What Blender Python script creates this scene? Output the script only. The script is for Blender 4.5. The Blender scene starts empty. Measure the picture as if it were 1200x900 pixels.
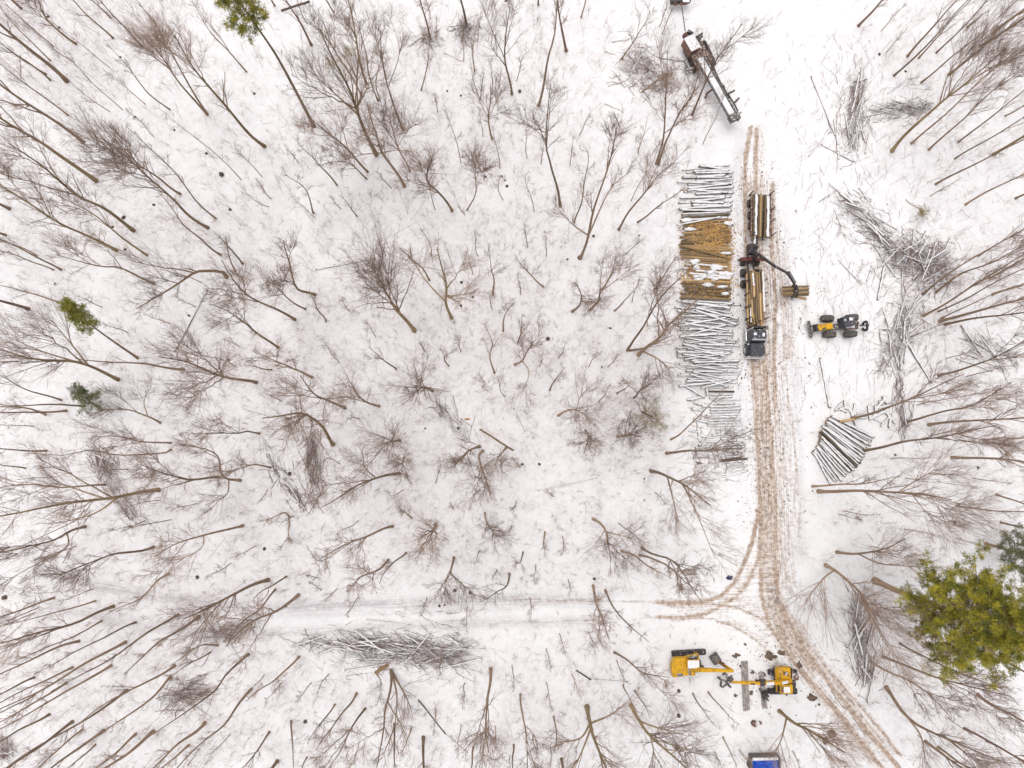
import bpy, math, random
import numpy as np
from mathutils import Vector, Matrix

scene = bpy.context.scene
COL = scene.collection
PI = math.pi

# ------------------------------------------------------------------ camera
HC, FPX = 95.0, 800.0                       # flying height in metres, focal length in photo pixels
_dn = np.array([-33.0, -80.0, -FPX]); _dn /= np.linalg.norm(_dn)
_zc = -_dn
_yc = np.array([0, 1.0, 0]) - _zc * _zc[1]; _yc /= np.linalg.norm(_yc)
_xc = np.cross(_yc, _zc)
ROT = np.stack([_xc, _yc, _zc])

def P(u, v, h=0.0):
    d = ROT @ np.array([(u - 600.0) / FPX, (450.0 - v) / FPX, -1.0])
    t = (HC - h) / -d[2]
    return np.array([d[0] * t, d[1] * t, h])

def PV(u, v, h=0.0):
    return Vector(P(u, v, h))

PXM = FPX / HC

cam = bpy.data.objects.new('camera', bpy.data.cameras.new('camera'))
COL.objects.link(cam)
M = Matrix([list(map(float, r)) for r in ROT]).to_4x4()
M.translation = Vector((0, 0, HC))
cam.matrix_world = M
cam.data.sensor_width = 36.0
cam.data.lens = FPX * 36.0 / 1200.0
cam.data.clip_start = 0.5
cam.data.clip_end = 3000
scene.camera = cam

# ------------------------------------------------------------------ light
SUN_EL, SUN_AZ = math.radians(76), math.radians(315)
w = bpy.data.worlds.new('World'); scene.world = w; w.use_nodes = True
nt = w.node_tree
bg = nt.nodes['Background']
sky = nt.nodes.new('ShaderNodeTexSky'); sky.sky_type = 'NISHITA'; sky.sun_disc = False
sky.sun_elevation = SUN_EL; sky.sun_rotation = SUN_AZ; sky.dust_density = 4.0
hs = nt.nodes.new('ShaderNodeHueSaturation'); hs.inputs['Saturation'].default_value = 0.22
nt.links.new(sky.outputs[0], hs.inputs['Color'])
nt.links.new(hs.outputs[0], bg.inputs['Color'])
bg.inputs['Strength'].default_value = 0.15
sl = bpy.data.lights.new('sun', 'SUN'); sl.energy = 0.6; sl.angle = math.radians(80); sl.color = (1.0, 0.95, 0.9)
so = bpy.data.objects.new('sun', sl); COL.objects.link(so)
sd = Vector((math.sin(SUN_AZ) * math.cos(SUN_EL), math.cos(SUN_AZ) * math.cos(SUN_EL), math.sin(SUN_EL)))
so.rotation_euler = sd.to_track_quat('Z', 'Y').to_euler()
scene.view_settings.view_transform = 'Standard'
scene.view_settings.look = 'None'
scene.view_settings.gamma = 1.0
scene.view_settings.use_curve_mapping = False
scene.view_settings.exposure = 0.23
scene.cycles.max_bounces = 5
scene.cycles.diffuse_bounces = 3

# ------------------------------------------------------------------ materials
def new_mat(name):
    m = bpy.data.materials.new(name); m.use_nodes = True
    n = m.node_tree.nodes; b = n['Principled BSDF']
    return m, m.node_tree, b

def mat(name, c1, c2=None, scale=3.0, rough=0.8, metal=0.0, vary=0.0, detail=4.0, stretch=None, bump=0.0, lo=0.35, hi=0.65, dust=0.0):
    """Two colours mixed by noise; vary = brightness change from one object to the next."""
    m, t, b = new_mat(name)
    b.inputs['Roughness'].default_value = rough
    b.inputs['Metallic'].default_value = metal
    b.inputs['Specular IOR Level'].default_value = 0.3
    c2 = c2 or tuple(x * 0.75 for x in c1)
    tc = t.nodes.new('ShaderNodeTexCoord')
    mp = t.nodes.new('ShaderNodeMapping')
    if stretch: mp.inputs['Scale'].default_value = stretch
    t.links.new(tc.outputs['Object'], mp.inputs['Vector'])
    nz = t.nodes.new('ShaderNodeTexNoise'); nz.inputs['Scale'].default_value = scale; nz.inputs['Detail'].default_value = detail
    t.links.new(mp.outputs[0], nz.inputs['Vector'])
    mr = t.nodes.new('ShaderNodeMapRange'); mr.inputs['From Min'].default_value = lo; mr.inputs['From Max'].default_value = hi
    t.links.new(nz.outputs['Fac'], mr.inputs['Value'])
    mx = t.nodes.new('ShaderNodeMix'); mx.data_type = 'RGBA'
    mx.inputs['A'].default_value = (*c1, 1); mx.inputs['B'].default_value = (*c2, 1)
    t.links.new(mr.outputs[0], mx.inputs['Factor'])
    out = mx.outputs['Result']
    if vary:
        oi = t.nodes.new('ShaderNodeObjectInfo')
        m2 = t.nodes.new('ShaderNodeMapRange'); m2.inputs['To Min'].default_value = 1 - vary; m2.inputs['To Max'].default_value = 1 + vary
        t.links.new(oi.outputs['Random'], m2.inputs['Value'])
        h = t.nodes.new('ShaderNodeHueSaturation')
        t.links.new(out, h.inputs['Color']); t.links.new(m2.outputs[0], h.inputs['Value'])
        out = h.outputs[0]
    if dust:      # thin snow and grit lying on the upward faces, in patches
        ge = t.nodes.new('ShaderNodeNewGeometry'); sx = t.nodes.new('ShaderNodeSeparateXYZ'); t.links.new(ge.outputs['Normal'], sx.inputs[0])
        up = t.nodes.new('ShaderNodeMapRange'); up.inputs['From Min'].default_value = 0.75; up.inputs['From Max'].default_value = 0.98; t.links.new(sx.outputs['Z'], up.inputs['Value'])
        nd = t.nodes.new('ShaderNodeTexNoise'); nd.inputs['Scale'].default_value = 3.5; nd.inputs['Detail'].default_value = 6; t.links.new(ge.outputs['Position'], nd.inputs['Vector'])
        nr = t.nodes.new('ShaderNodeMapRange'); nr.inputs['From Min'].default_value = 0.62 - dust * 0.3; nr.inputs['From Max'].default_value = 0.74 - dust * 0.3; nr.inputs['To Max'].default_value = 0.8; t.links.new(nd.outputs['Fac'], nr.inputs['Value'])
        mu = t.nodes.new('ShaderNodeMath'); mu.operation = 'MULTIPLY'; t.links.new(up.outputs[0], mu.inputs[0]); t.links.new(nr.outputs[0], mu.inputs[1])
        md = t.nodes.new('ShaderNodeMix'); md.data_type = 'RGBA'; md.inputs['B'].default_value = (0.72, 0.69, 0.68, 1); t.links.new(mu.outputs[0], md.inputs['Factor']); t.links.new(out, md.inputs['A'])
        out = md.outputs['Result']
    t.links.new(out, b.inputs['Base Color'])
    if bump:
        bp = t.nodes.new('ShaderNodeBump'); bp.inputs['Strength'].default_value = bump; bp.inputs['Distance'].default_value = 0.05
        t.links.new(nz.outputs['Fac'], bp.inputs['Height']); t.links.new(bp.outputs[0], b.inputs['Normal'])
    return m

MT = {}
MT['bark'] = mat('bark', (0.38, 0.275, 0.185), (0.235, 0.165, 0.113), 1.2, 0.95, vary=0.3, stretch=(3, 3, 0.6), bump=0.4)
MT['mossy_bark'] = mat('mossy_bark', (0.38, 0.285, 0.155), (0.235, 0.17, 0.098), 1.0, 0.95, vary=0.2, stretch=(3, 3, 0.6), bump=0.4)
MT['red_bark'] = mat('red_bark', (0.27, 0.17, 0.13), (0.18, 0.11, 0.088), 1.0, 0.95, vary=0.2, stretch=(3, 3, 0.6), bump=0.4)
MT['twig'] = mat('twig', (0.43, 0.31, 0.24), (0.27, 0.19, 0.15), 0.6, 0.95, vary=0.25)
MT['dead_twig'] = mat('dead_twig', (0.42, 0.32, 0.28), (0.23, 0.165, 0.145), 0.8, 0.95, vary=0.15)
MT['pale_twig'] = mat('pale_twig', (0.52, 0.455, 0.43), (0.34, 0.28, 0.26), 0.8, 0.95)
MT['pine_needle'] = mat('pine_needle', (0.50, 0.43, 0.045), (0.15, 0.165, 0.03), 0.95, 0.8, detail=6, lo=0.38, hi=0.62)
MT['dark_needle'] = mat('dark_needle', (0.22, 0.24, 0.10), (0.12, 0.14, 0.07), 0.9, 0.8, detail=6)
MT['young_needle'] = mat('young_needle', (0.38, 0.35, 0.075), (0.24, 0.25, 0.05), 0.9, 0.8, detail=6)
MT['olive_leaf'] = mat('olive_leaf', (0.40, 0.33, 0.12), (0.24, 0.20, 0.085), 1.2, 0.8)
MT['log_bark'] = mat('log_bark', (0.15, 0.115, 0.09), (0.085, 0.066, 0.055), 2.0, 0.9, vary=0.35, stretch=(0.5, 3, 3))
MT['fresh_bark'] = mat('fresh_bark', (0.42, 0.275, 0.135), (0.17, 0.118, 0.072), 1.3, 0.85, vary=0.35, stretch=(0.5, 3, 3))
MT['olive_bark'] = mat('olive_bark', (0.27, 0.19, 0.105), (0.15, 0.108, 0.068), 1.5, 0.85, vary=0.3, stretch=(0.5, 3, 3))
MT['peeled_wood'] = mat('peeled_wood', (0.68, 0.47, 0.25), (0.46, 0.29, 0.13), 1.5, 0.8, vary=0.2, stretch=(0.5, 3, 3))
MT['cut_wood'] = mat('cut_wood', (0.55, 0.37, 0.19), (0.42, 0.26, 0.12), 4, 0.8, vary=0.2)
MT['cap_snow'] = mat('cap_snow', (0.86, 0.85, 0.86), (0.78, 0.765, 0.775), 2.5, 0.7)
MT['yellow'] = mat('yellow_paint', (0.70, 0.38, 0.012), (0.34, 0.195, 0.035), 2.6, 0.5, lo=0.46, hi=0.72)
MT['black_steel'] = mat('black_steel', (0.030, 0.028, 0.032), (0.075, 0.06, 0.055), 2.0, 0.6, dust=0.12)
MT['grey_steel'] = mat('grey_steel', (0.17, 0.155, 0.15), (0.10, 0.085, 0.08), 2.5, 0.6, metal=0.2, dust=0.3)
MT['rust_steel'] = mat('rust_steel', (0.20, 0.10, 0.06), (0.11, 0.065, 0.05), 2.5, 0.8, dust=0.4)
MT['red'] = mat('red_paint', (0.16, 0.035, 0.03), (0.07, 0.03, 0.03), 2, 0.5)
MT['orange'] = mat('orange_paint', (0.26, 0.13, 0.085), (0.15, 0.10, 0.08), 2, 0.6)
MT['truck_paint'] = mat('truck_paint', (0.045, 0.05, 0.068), (0.075, 0.075, 0.085), 1.8, 0.4, dust=0.08)
MT['chrome'] = mat('chrome', (0.62, 0.62, 0.63), (0.5, 0.5, 0.5), 3, 0.25, metal=0.6)
MT['white_paint'] = mat('white_paint', (0.78, 0.77, 0.76), (0.7, 0.68, 0.66), 3, 0.5)
MT['rubber'] = mat('tyre_rubber', (0.035, 0.033, 0.033), (0.085, 0.072, 0.062), 3, 0.9, lo=0.4, hi=0.7)
MT['muddy_rubber'] = mat('muddy_rubber', (0.075, 0.066, 0.06), (0.21, 0.185, 0.165), 5, 0.9, lo=0.4, hi=0.7)
MT['glass'] = mat('dark_glass', (0.02, 0.022, 0.028), (0.03, 0.032, 0.038), 1, 0.08)
MT['snowy_timber'] = mat('snowy_timber', (0.27, 0.23, 0.21), (0.56, 0.53, 0.52), 3, 0.9, lo=0.42, hi=0.75)
MT['blue_tarp'] = mat('blue_tarp', (0.008, 0.045, 0.36), (0.02, 0.10, 0.50), 2, 0.45)
MT['blue_bag'] = mat('blue_bag', (0.03, 0.035, 0.11), (0.06, 0.06, 0.13), 3, 0.5)
MT['soil'] = mat('soil', (0.20, 0.14, 0.10), (0.115, 0.085, 0.068), 2.5, 0.95, bump=0.6)
MT['stump_wood'] = mat('stump_wood', (0.13, 0.09, 0.075), (0.07, 0.05, 0.045), 3, 0.95, vary=0.2)
MT['bark_chip'] = mat('bark_chip', (0.62, 0.37, 0.13), (0.38, 0.22, 0.09), 0.8, 0.9)

def snow_group():
    g = bpy.data.node_groups.new('snow_colour', 'ShaderNodeTree')
    g.interface.new_socket('Litter', in_out='INPUT', socket_type='NodeSocketFloat')
    g.interface.new_socket('Color', in_out='OUTPUT', socket_type='NodeSocketColor')
    g.interface.new_socket('Height', in_out='OUTPUT', socket_type='NodeSocketFloat')
    N, L = g.nodes, g.links
    gi, go = N.new('NodeGroupInput'), N.new('NodeGroupOutput')
    geo = N.new('ShaderNodeNewGeometry')
    def noise(scale, detail, rough=0.6, dist=0.0):
        n = N.new('ShaderNodeTexNoise'); n.inputs['Scale'].default_value = scale; n.inputs['Detail'].default_value = detail
        n.inputs['Roughness'].default_value = rough; n.inputs['Distortion'].default_value = dist
        L.new(geo.outputs['Position'], n.inputs['Vector']); return n
    def mapr(src, a, b, c=0.0, d=1.0):
        m = N.new('ShaderNodeMapRange'); m.inputs['From Min'].default_value = a; m.inputs['From Max'].default_value = b
        m.inputs['To Min'].default_value = c; m.inputs['To Max'].default_value = d; L.new(src, m.inputs['Value']); return m.outputs[0]
    def math_(op, a, b):
        m = N.new('ShaderNodeMath'); m.operation = op
        for i, x in enumerate((a, b)):
            if isinstance(x, (int, float)): m.inputs[i].default_value = x
            else: L.new(x, m.inputs[i])
        m.use_clamp = True
        return m.outputs[0]
    def mix(f, a, b):
        m = N.new('ShaderNodeMix'); m.data_type = 'RGBA'; L.new(f, m.inputs['Factor'])
        for k, x in (('A', a), ('B', b)):
            if isinstance(x, tuple): m.inputs[k].default_value = (*x, 1)
            else: L.new(x, m.inputs[k])
        return m.outputs['Result']
    fine = noise(1.6, 6, 0.7, 0.6)
    mid = noise(0.35, 5, 0.65, 0.5)
    big = noise(0.05, 3, 0.6)
    speck = noise(4.2, 3, 0.6)
    # leaf and twig litter showing through thin snow
    patch = math_('MULTIPLY', mapr(mid.outputs['Fac'], 0.38, 0.62), mapr(fine.outputs['Fac'], 0.40, 0.66))
    lit = math_('MULTIPLY', patch, gi.outputs['Litter'])
    tone = mapr(big.outputs['Fac'], 0.3, 0.7, 0.15, 1.0)
    base = mix(tone, (0.875, 0.855, 0.858), (0.90, 0.888, 0.886))
    churn = math_('MULTIPLY', mapr(mid.outputs['Fac'], 0.44, 0.58), mapr(fine.outputs['Fac'], 0.40, 0.60))
    base = mix(math_('MULTIPLY', churn, 0.75), base, (0.80, 0.778, 0.783))
    base = mix(gi.outputs['Litter'], base, (0.845, 0.816, 0.822))
    c = mix(math_('MULTIPLY', lit, 0.8), base, (0.50, 0.42, 0.40))
    sp = math_('MULTIPLY', mapr(speck.outputs['Fac'], 0.70, 0.76), math_('ADD', math_('MULTIPLY', gi.outputs['Litter'], 0.8), 0.05))
    c = mix(sp, c, (0.16, 0.11, 0.09))
    L.new(c, go.inputs['Color'])
    hsum = N.new('ShaderNodeMath'); hsum.operation = 'ADD'
    L.new(mid.outputs['Fac'], hsum.inputs[0]); L.new(fine.outputs['Fac'], hsum.inputs[1])
    L.new(hsum.outputs[0], go.inputs['Height'])
    return g
SNOWG = snow_group()

def snow_mat(name, mud=False):
    m, t, b = new_mat(name)
    b.inputs['Roughness'].default_value = 0.75; b.inputs['Specular IOR Level'].default_value = 0.25
    g = t.nodes.new('ShaderNodeGroup'); g.node_tree = SNOWG
    at = t.nodes.new('ShaderNodeAttribute'); at.attribute_name = 'litter'
    t.links.new(at.outputs['Fac'], g.inputs['Litter'])
    bp = t.nodes.new('ShaderNodeBump'); bp.inputs['Strength'].default_value = 0.5; bp.inputs['Distance'].default_value = 0.25
    t.links.new(g.outputs['Height'], bp.inputs['Height']); t.links.new(bp.outputs[0], b.inputs['Normal'])
    col = g.outputs['Color']
    if mud:
        N, L = t.nodes, t.links
        am = N.new('ShaderNodeAttribute'); am.attribute_name = 'mud'
        uv = N.new('ShaderNodeUVMap'); uv.uv_map = 'UVMap'
        mp = N.new('ShaderNodeMapping'); mp.inputs['Scale'].default_value = (5.2, 0.17, 1)
        L.new(uv.outputs[0], mp.inputs['Vector'])
        n1 = N.new('ShaderNodeTexNoise'); n1.inputs['Scale'].default_value = 1.0; n1.inputs['Detail'].default_value = 6; n1.inputs['Roughness'].default_value = 0.7
        L.new(mp.outputs[0], n1.inputs['Vector'])
        geo = N.new('ShaderNodeNewGeometry')
        n2 = N.new('ShaderNodeTexNoise'); n2.inputs['Scale'].default_value = 1.9; n2.inputs['Detail'].default_value = 6; n2.inputs['Roughness'].default_value = 0.7
        L.new(geo.outputs['Position'], n2.inputs['Vector'])
        def ma(op, a, bb, clamp=False):
            x = N.new('ShaderNodeMath'); x.operation = op; x.use_clamp = clamp
            for i, q in enumerate((a, bb)):
                if isinstance(q, (int, float)): x.inputs[i].default_value = q
                else: L.new(q, x.inputs[i])
            return x.outputs[0]
        s = ma('ADD', ma('MULTIPLY', n1.outputs['Fac'], 1.5), ma('MULTIPLY', n2.outputs['Fac'], 1.0))   # about 1.25
        v = ma('ADD', ma('MULTIPLY', am.outputs['Fac'], 1.25), ma('SUBTRACT', s, 1.80))
        v = ma('MULTIPLY', v, 2.1, True)
        v = ma('MULTIPLY', v, ma('MULTIPLY', am.outputs['Fac'], 3.0, True), True)
        mc = N.new('ShaderNodeMix'); mc.data_type = 'RGBA'
        mr = N.new('ShaderNodeMapRange'); mr.inputs['From Min'].default_value = 0.45; mr.inputs['From Max'].default_value = 0.62
        L.new(n2.outputs['Fac'], mr.inputs['Value']); L.new(mr.outputs[0], mc.inputs['Factor'])
        mc.inputs['A'].default_value = (0.50, 0.36, 0.255, 1); mc.inputs['B'].default_value = (0.25, 0.155, 0.10, 1)
        ad = N.new('ShaderNodeAttribute'); ad.attribute_name = 'dirt'
        md = N.new('ShaderNodeMix'); md.data_type = 'RGBA'; md.inputs['B'].default_value = (0.10, 0.075, 0.06, 1)
        L.new(mc.outputs['Result'], md.inputs['A']); L.new(ad.outputs['Fac'], md.inputs['Factor'])
        tr = N.new('ShaderNodeAttribute'); tr.attribute_name = 'trace'
        tn = ma('MULTIPLY', ma('MULTIPLY', tr.outputs['Fac'], 2.2), ma('SUBTRACT', s, 0.95, True), True)
        mt_ = N.new('ShaderNodeMix'); mt_.data_type = 'RGBA'; mt_.inputs['B'].default_value = (0.56, 0.52, 0.53, 1)
        L.new(tn, mt_.inputs['Factor']); L.new(col, mt_.inputs['A']); col = mt_.outputs['Result']
        mx = N.new('ShaderNodeMix'); mx.data_type = 'RGBA'
        L.new(ma('MULTIPLY', v, 0.88), mx.inputs['Factor']); L.new(col, mx.inputs['A']); L.new(md.outputs['Result'], mx.inputs['B'])
        col = mx.outputs['Result']
    t.links.new(col, b.inputs['Base Color'])
    return m
MT['snow'] = snow_mat('snow')
MT['road'] = snow_mat('road', True)

# ------------------------------------------------------------------ object helpers
def tag(o, label=None, cat=None, group=None, kind=None):
    if label: o['label'] = label
    if cat: o['category'] = cat
    if group: o['group'] = group
    if kind: o['kind'] = kind
    return o

def empty(name, loc=(0, 0, 0), rz=0.0):
    o = bpy.data.objects.new(name, None); COL.objects.link(o)
    o.location = Vector([float(x) for x in loc]); o.rotation_euler = (0, 0, rz)
    o.empty_display_size = 0.2
    return o

def mesh_np(name, verts, quads, mats, midx=None, smooth=True):
    me = bpy.data.meshes.new(name)
    nv, nf = len(verts), len(quads)
    me.vertices.add(nv); me.vertices.foreach_set('co', np.asarray(verts, np.float32).ravel())
    k = quads.shape[1]
    me.loops.add(nf * k); me.loops.foreach_set('vertex_index', np.asarray(quads, np.int32).ravel())
    me.polygons.add(nf); me.polygons.foreach_set('loop_start', np.arange(0, nf * k, k, dtype=np.int32))
    if midx is not None: me.polygons.foreach_set('material_index', np.asarray(midx, np.int32))
    me.polygons.foreach_set('use_smooth', np.full(nf, smooth, dtype=bool))
    for m in mats: me.materials.append(m)
    me.update(calc_edges=True)
    return me

def link(name, me, parent=None, loc=None):
    o = bpy.data.objects.new(name, me); COL.objects.link(o)
    if parent is not None: o.parent = parent
    if loc is not None: o.location = Vector([float(x) for x in loc])
    return o

class Tubes:
    """Collects bundles of polylines and turns them into tubes."""
    def __init__(s): s.v, s.q, s.n = [], [], 0
    def add(s, pts, rad, sides=3):
        pts = np.asarray(pts, float); rad = np.asarray(rad, float)
        if pts.ndim == 2: pts, rad = pts[None], rad[None]
        N, n, _ = pts.shape
        if N == 0: return
        d = pts[:, -1] - pts[:, 0]
        ax = np.where(np.abs(d[:, 2:3]) > 0.7 * np.linalg.norm(d, axis=1, keepdims=True), np.array([[1.0, 0, 0]]), np.array([[0, 0, 1.0]]))
        tg = np.gradient(pts, axis=1)
        tg /= np.linalg.norm(tg, axis=2, keepdims=True) + 1e-9
        U = np.cross(tg, ax[:, None, :]); U /= np.linalg.norm(U, axis=2, keepdims=True) + 1e-9
        V = np.cross(tg, U)
        a = np.arange(sides) * 2 * PI / sides
        ring = pts[:, :, None, :] + rad[:, :, None, None] * (np.cos(a)[None, None, :, None] * U[:, :, None, :] + np.sin(a)[None, None, :, None] * V[:, :, None, :])
        s.v.append(ring.reshape(-1, 3))
        i = np.arange(N)[:, None, None] * n * sides + np.arange(n - 1)[None, :, None] * sides
        k = np.arange(sides)[None, None, :]; k2 = (k + 1) % sides
        q = np.stack([i + k, i + k2, i + sides + k2, i + sides + k], axis=-1).reshape(-1, 4) + s.n
        s.q.append(q); s.n += N * n * sides
    def mesh(s, name, mats):
        return mesh_np(name, np.concatenate(s.v), np.concatenate(s.q), mats)

class MB:
    """Collects solid shapes for one part."""
    def __init__(s): s.v, s.f = [], []
    def _add(s, vs, fs):
        b = len(s.v); s.v += [tuple(float(c) for c in x) for x in vs]; s.f += [tuple(i + b for i in f) for f in fs]; return s
    def box(s, c, d, rz=0.0, rx=0.0, ry=0.0, top=1.0):
        R = Matrix.Rotation(rz, 3, 'Z') @ Matrix.Rotation(ry, 3, 'Y') @ Matrix.Rotation(rx, 3, 'X')
        vs = []
        for z in (-.5, .5):
            k = top if z > 0 else 1.0
            for x, y in ((-.5, -.5), (.5, -.5), (.5, .5), (-.5, .5)):
                vs.append(Vector(c) + R @ Vector((x * d[0] * k, y * d[1] * k, z * d[2])))
        return s._add(vs, [(3, 2, 1, 0), (4, 5, 6, 7), (0, 1, 5, 4), (1, 2, 6, 5), (2, 3, 7, 6), (3, 0, 4, 7)])
    def cyl(s, a, b, r, r2=None, n=12):
        a, b = Vector(a), Vector(b); r2 = r if r2 is None else r2
        d = (b - a).normalized(); u = d.orthogonal().normalized(); v = d.cross(u)
        vs = [p + (u * math.cos(t) + v * math.sin(t)) * q for p, q in ((a, r), (b, r2)) for t in [2 * PI * k / n for k in range(n)]]
        fs = [(k, (k + 1) % n, n + (k + 1) % n, n + k) for k in range(n)]
        fs += [tuple(range(n - 1, -1, -1)), tuple(range(n, 2 * n))]
        return s._add(vs, fs)
    def beam(s, a, b, wd, ht, w2=None, h2=None):
        a, b = Vector(a), Vector(b); w2 = w2 or wd; h2 = h2 or ht
        d = (b - a).normalized(); side = d.cross(Vector((0, 0, 1)))
        side = side.normalized() if side.length > 1e-3 else Vector((1, 0, 0)); up = side.cross(d)
        vs = []
        for p, ww, hh in ((a, wd, ht), (b, w2, h2)):
            for x, y in ((-.5, -.5), (.5, -.5), (.5, .5), (-.5, .5)):
                vs.append(p + side * x * ww + up * y * hh)
        return s._add(vs, [(3, 2, 1, 0), (4, 5, 6, 7), (0, 1, 5, 4), (1, 2, 6, 5), (2, 3, 7, 6), (3, 0, 4, 7)])
    def prism(s, poly, axis, lo, hi):
        """poly: outline in the two other axes (in x,y,z order); axis: 0, 1 or 2."""
        n = len(poly); vs = []
        for t in (lo, hi):
            for p in poly:
                q = list(p); q.insert(axis, t); vs.append(q)
        fs = [(k, (k + 1) % n, n + (k + 1) % n, n + k) for k in range(n)] + [tuple(range(n - 1, -1, -1)), tuple(range(n, 2 * n))]
        return s._add(vs, fs)
    def build(s, name, m, parent=None, bevel=0.0, smooth=False):
        me = bpy.data.meshes.new(name); me.from_pydata(s.v, [], s.f); me.materials.append(m)
        import bmesh
        bm = bmesh.new(); bm.from_mesh(me); bmesh.ops.recalc_face_normals(bm, faces=bm.faces); bm.to_mesh(me); bm.free()
        if smooth: me.polygons.foreach_set('use_smooth', [True] * len(me.polygons))
        o = link(name, me, parent)
        if bevel:
            bv = o.modifiers.new('Bevel', 'BEVEL'); bv.width = bevel; bv.segments = 2; bv.limit_method = 'ANGLE'
        return o

def lump_mesh(name, sx, sy, sz, m, seed, rough=0.25, nu=14, nv=8):
    rg = np.random.default_rng(seed)
    ph = rg.uniform(0, 6.28, (5, 3)); fr = rg.uniform(1, 3.2, (5, 3))
    vs = []
    for j in range(nv + 1):
        th = PI * j / nv
        for i in range(nu):
            a = 2 * PI * i / nu
            d = np.array([math.sin(th) * math.cos(a), math.sin(th) * math.sin(a), math.cos(th)])
            k = 1 + rough * sum(math.sin(fr[q] @ d * 2 + ph[q].sum()) for q in range(5)) / 2.2
            vs.append(d * k * np.array([sx, sy, sz]))
    qs = [[j * nu + i, (j + 1) * nu + i, (j + 1) * nu + (i + 1) % nu, j * nu + (i + 1) % nu] for j in range(nv) for i in range(nu)]
    return mesh_np(name, np.array(vs), np.array(qs), [m])

# ------------------------------------------------------------------ ground height
def hz(x, y):
    return (0.16 * np.sin(x * 0.21 + 1.3) * np.cos(y * 0.17 + 0.4) + 0.10 * np.sin(x * 0.47 + y * 0.33) + 0.05 * np.cos(x * 0.9 - y * 0.8 + 2))

def G(u, v, dz=0.0):
    p = P(u, v, 0); p[2] = float(hz(p[0], p[1])) + dz
    return p
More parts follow.
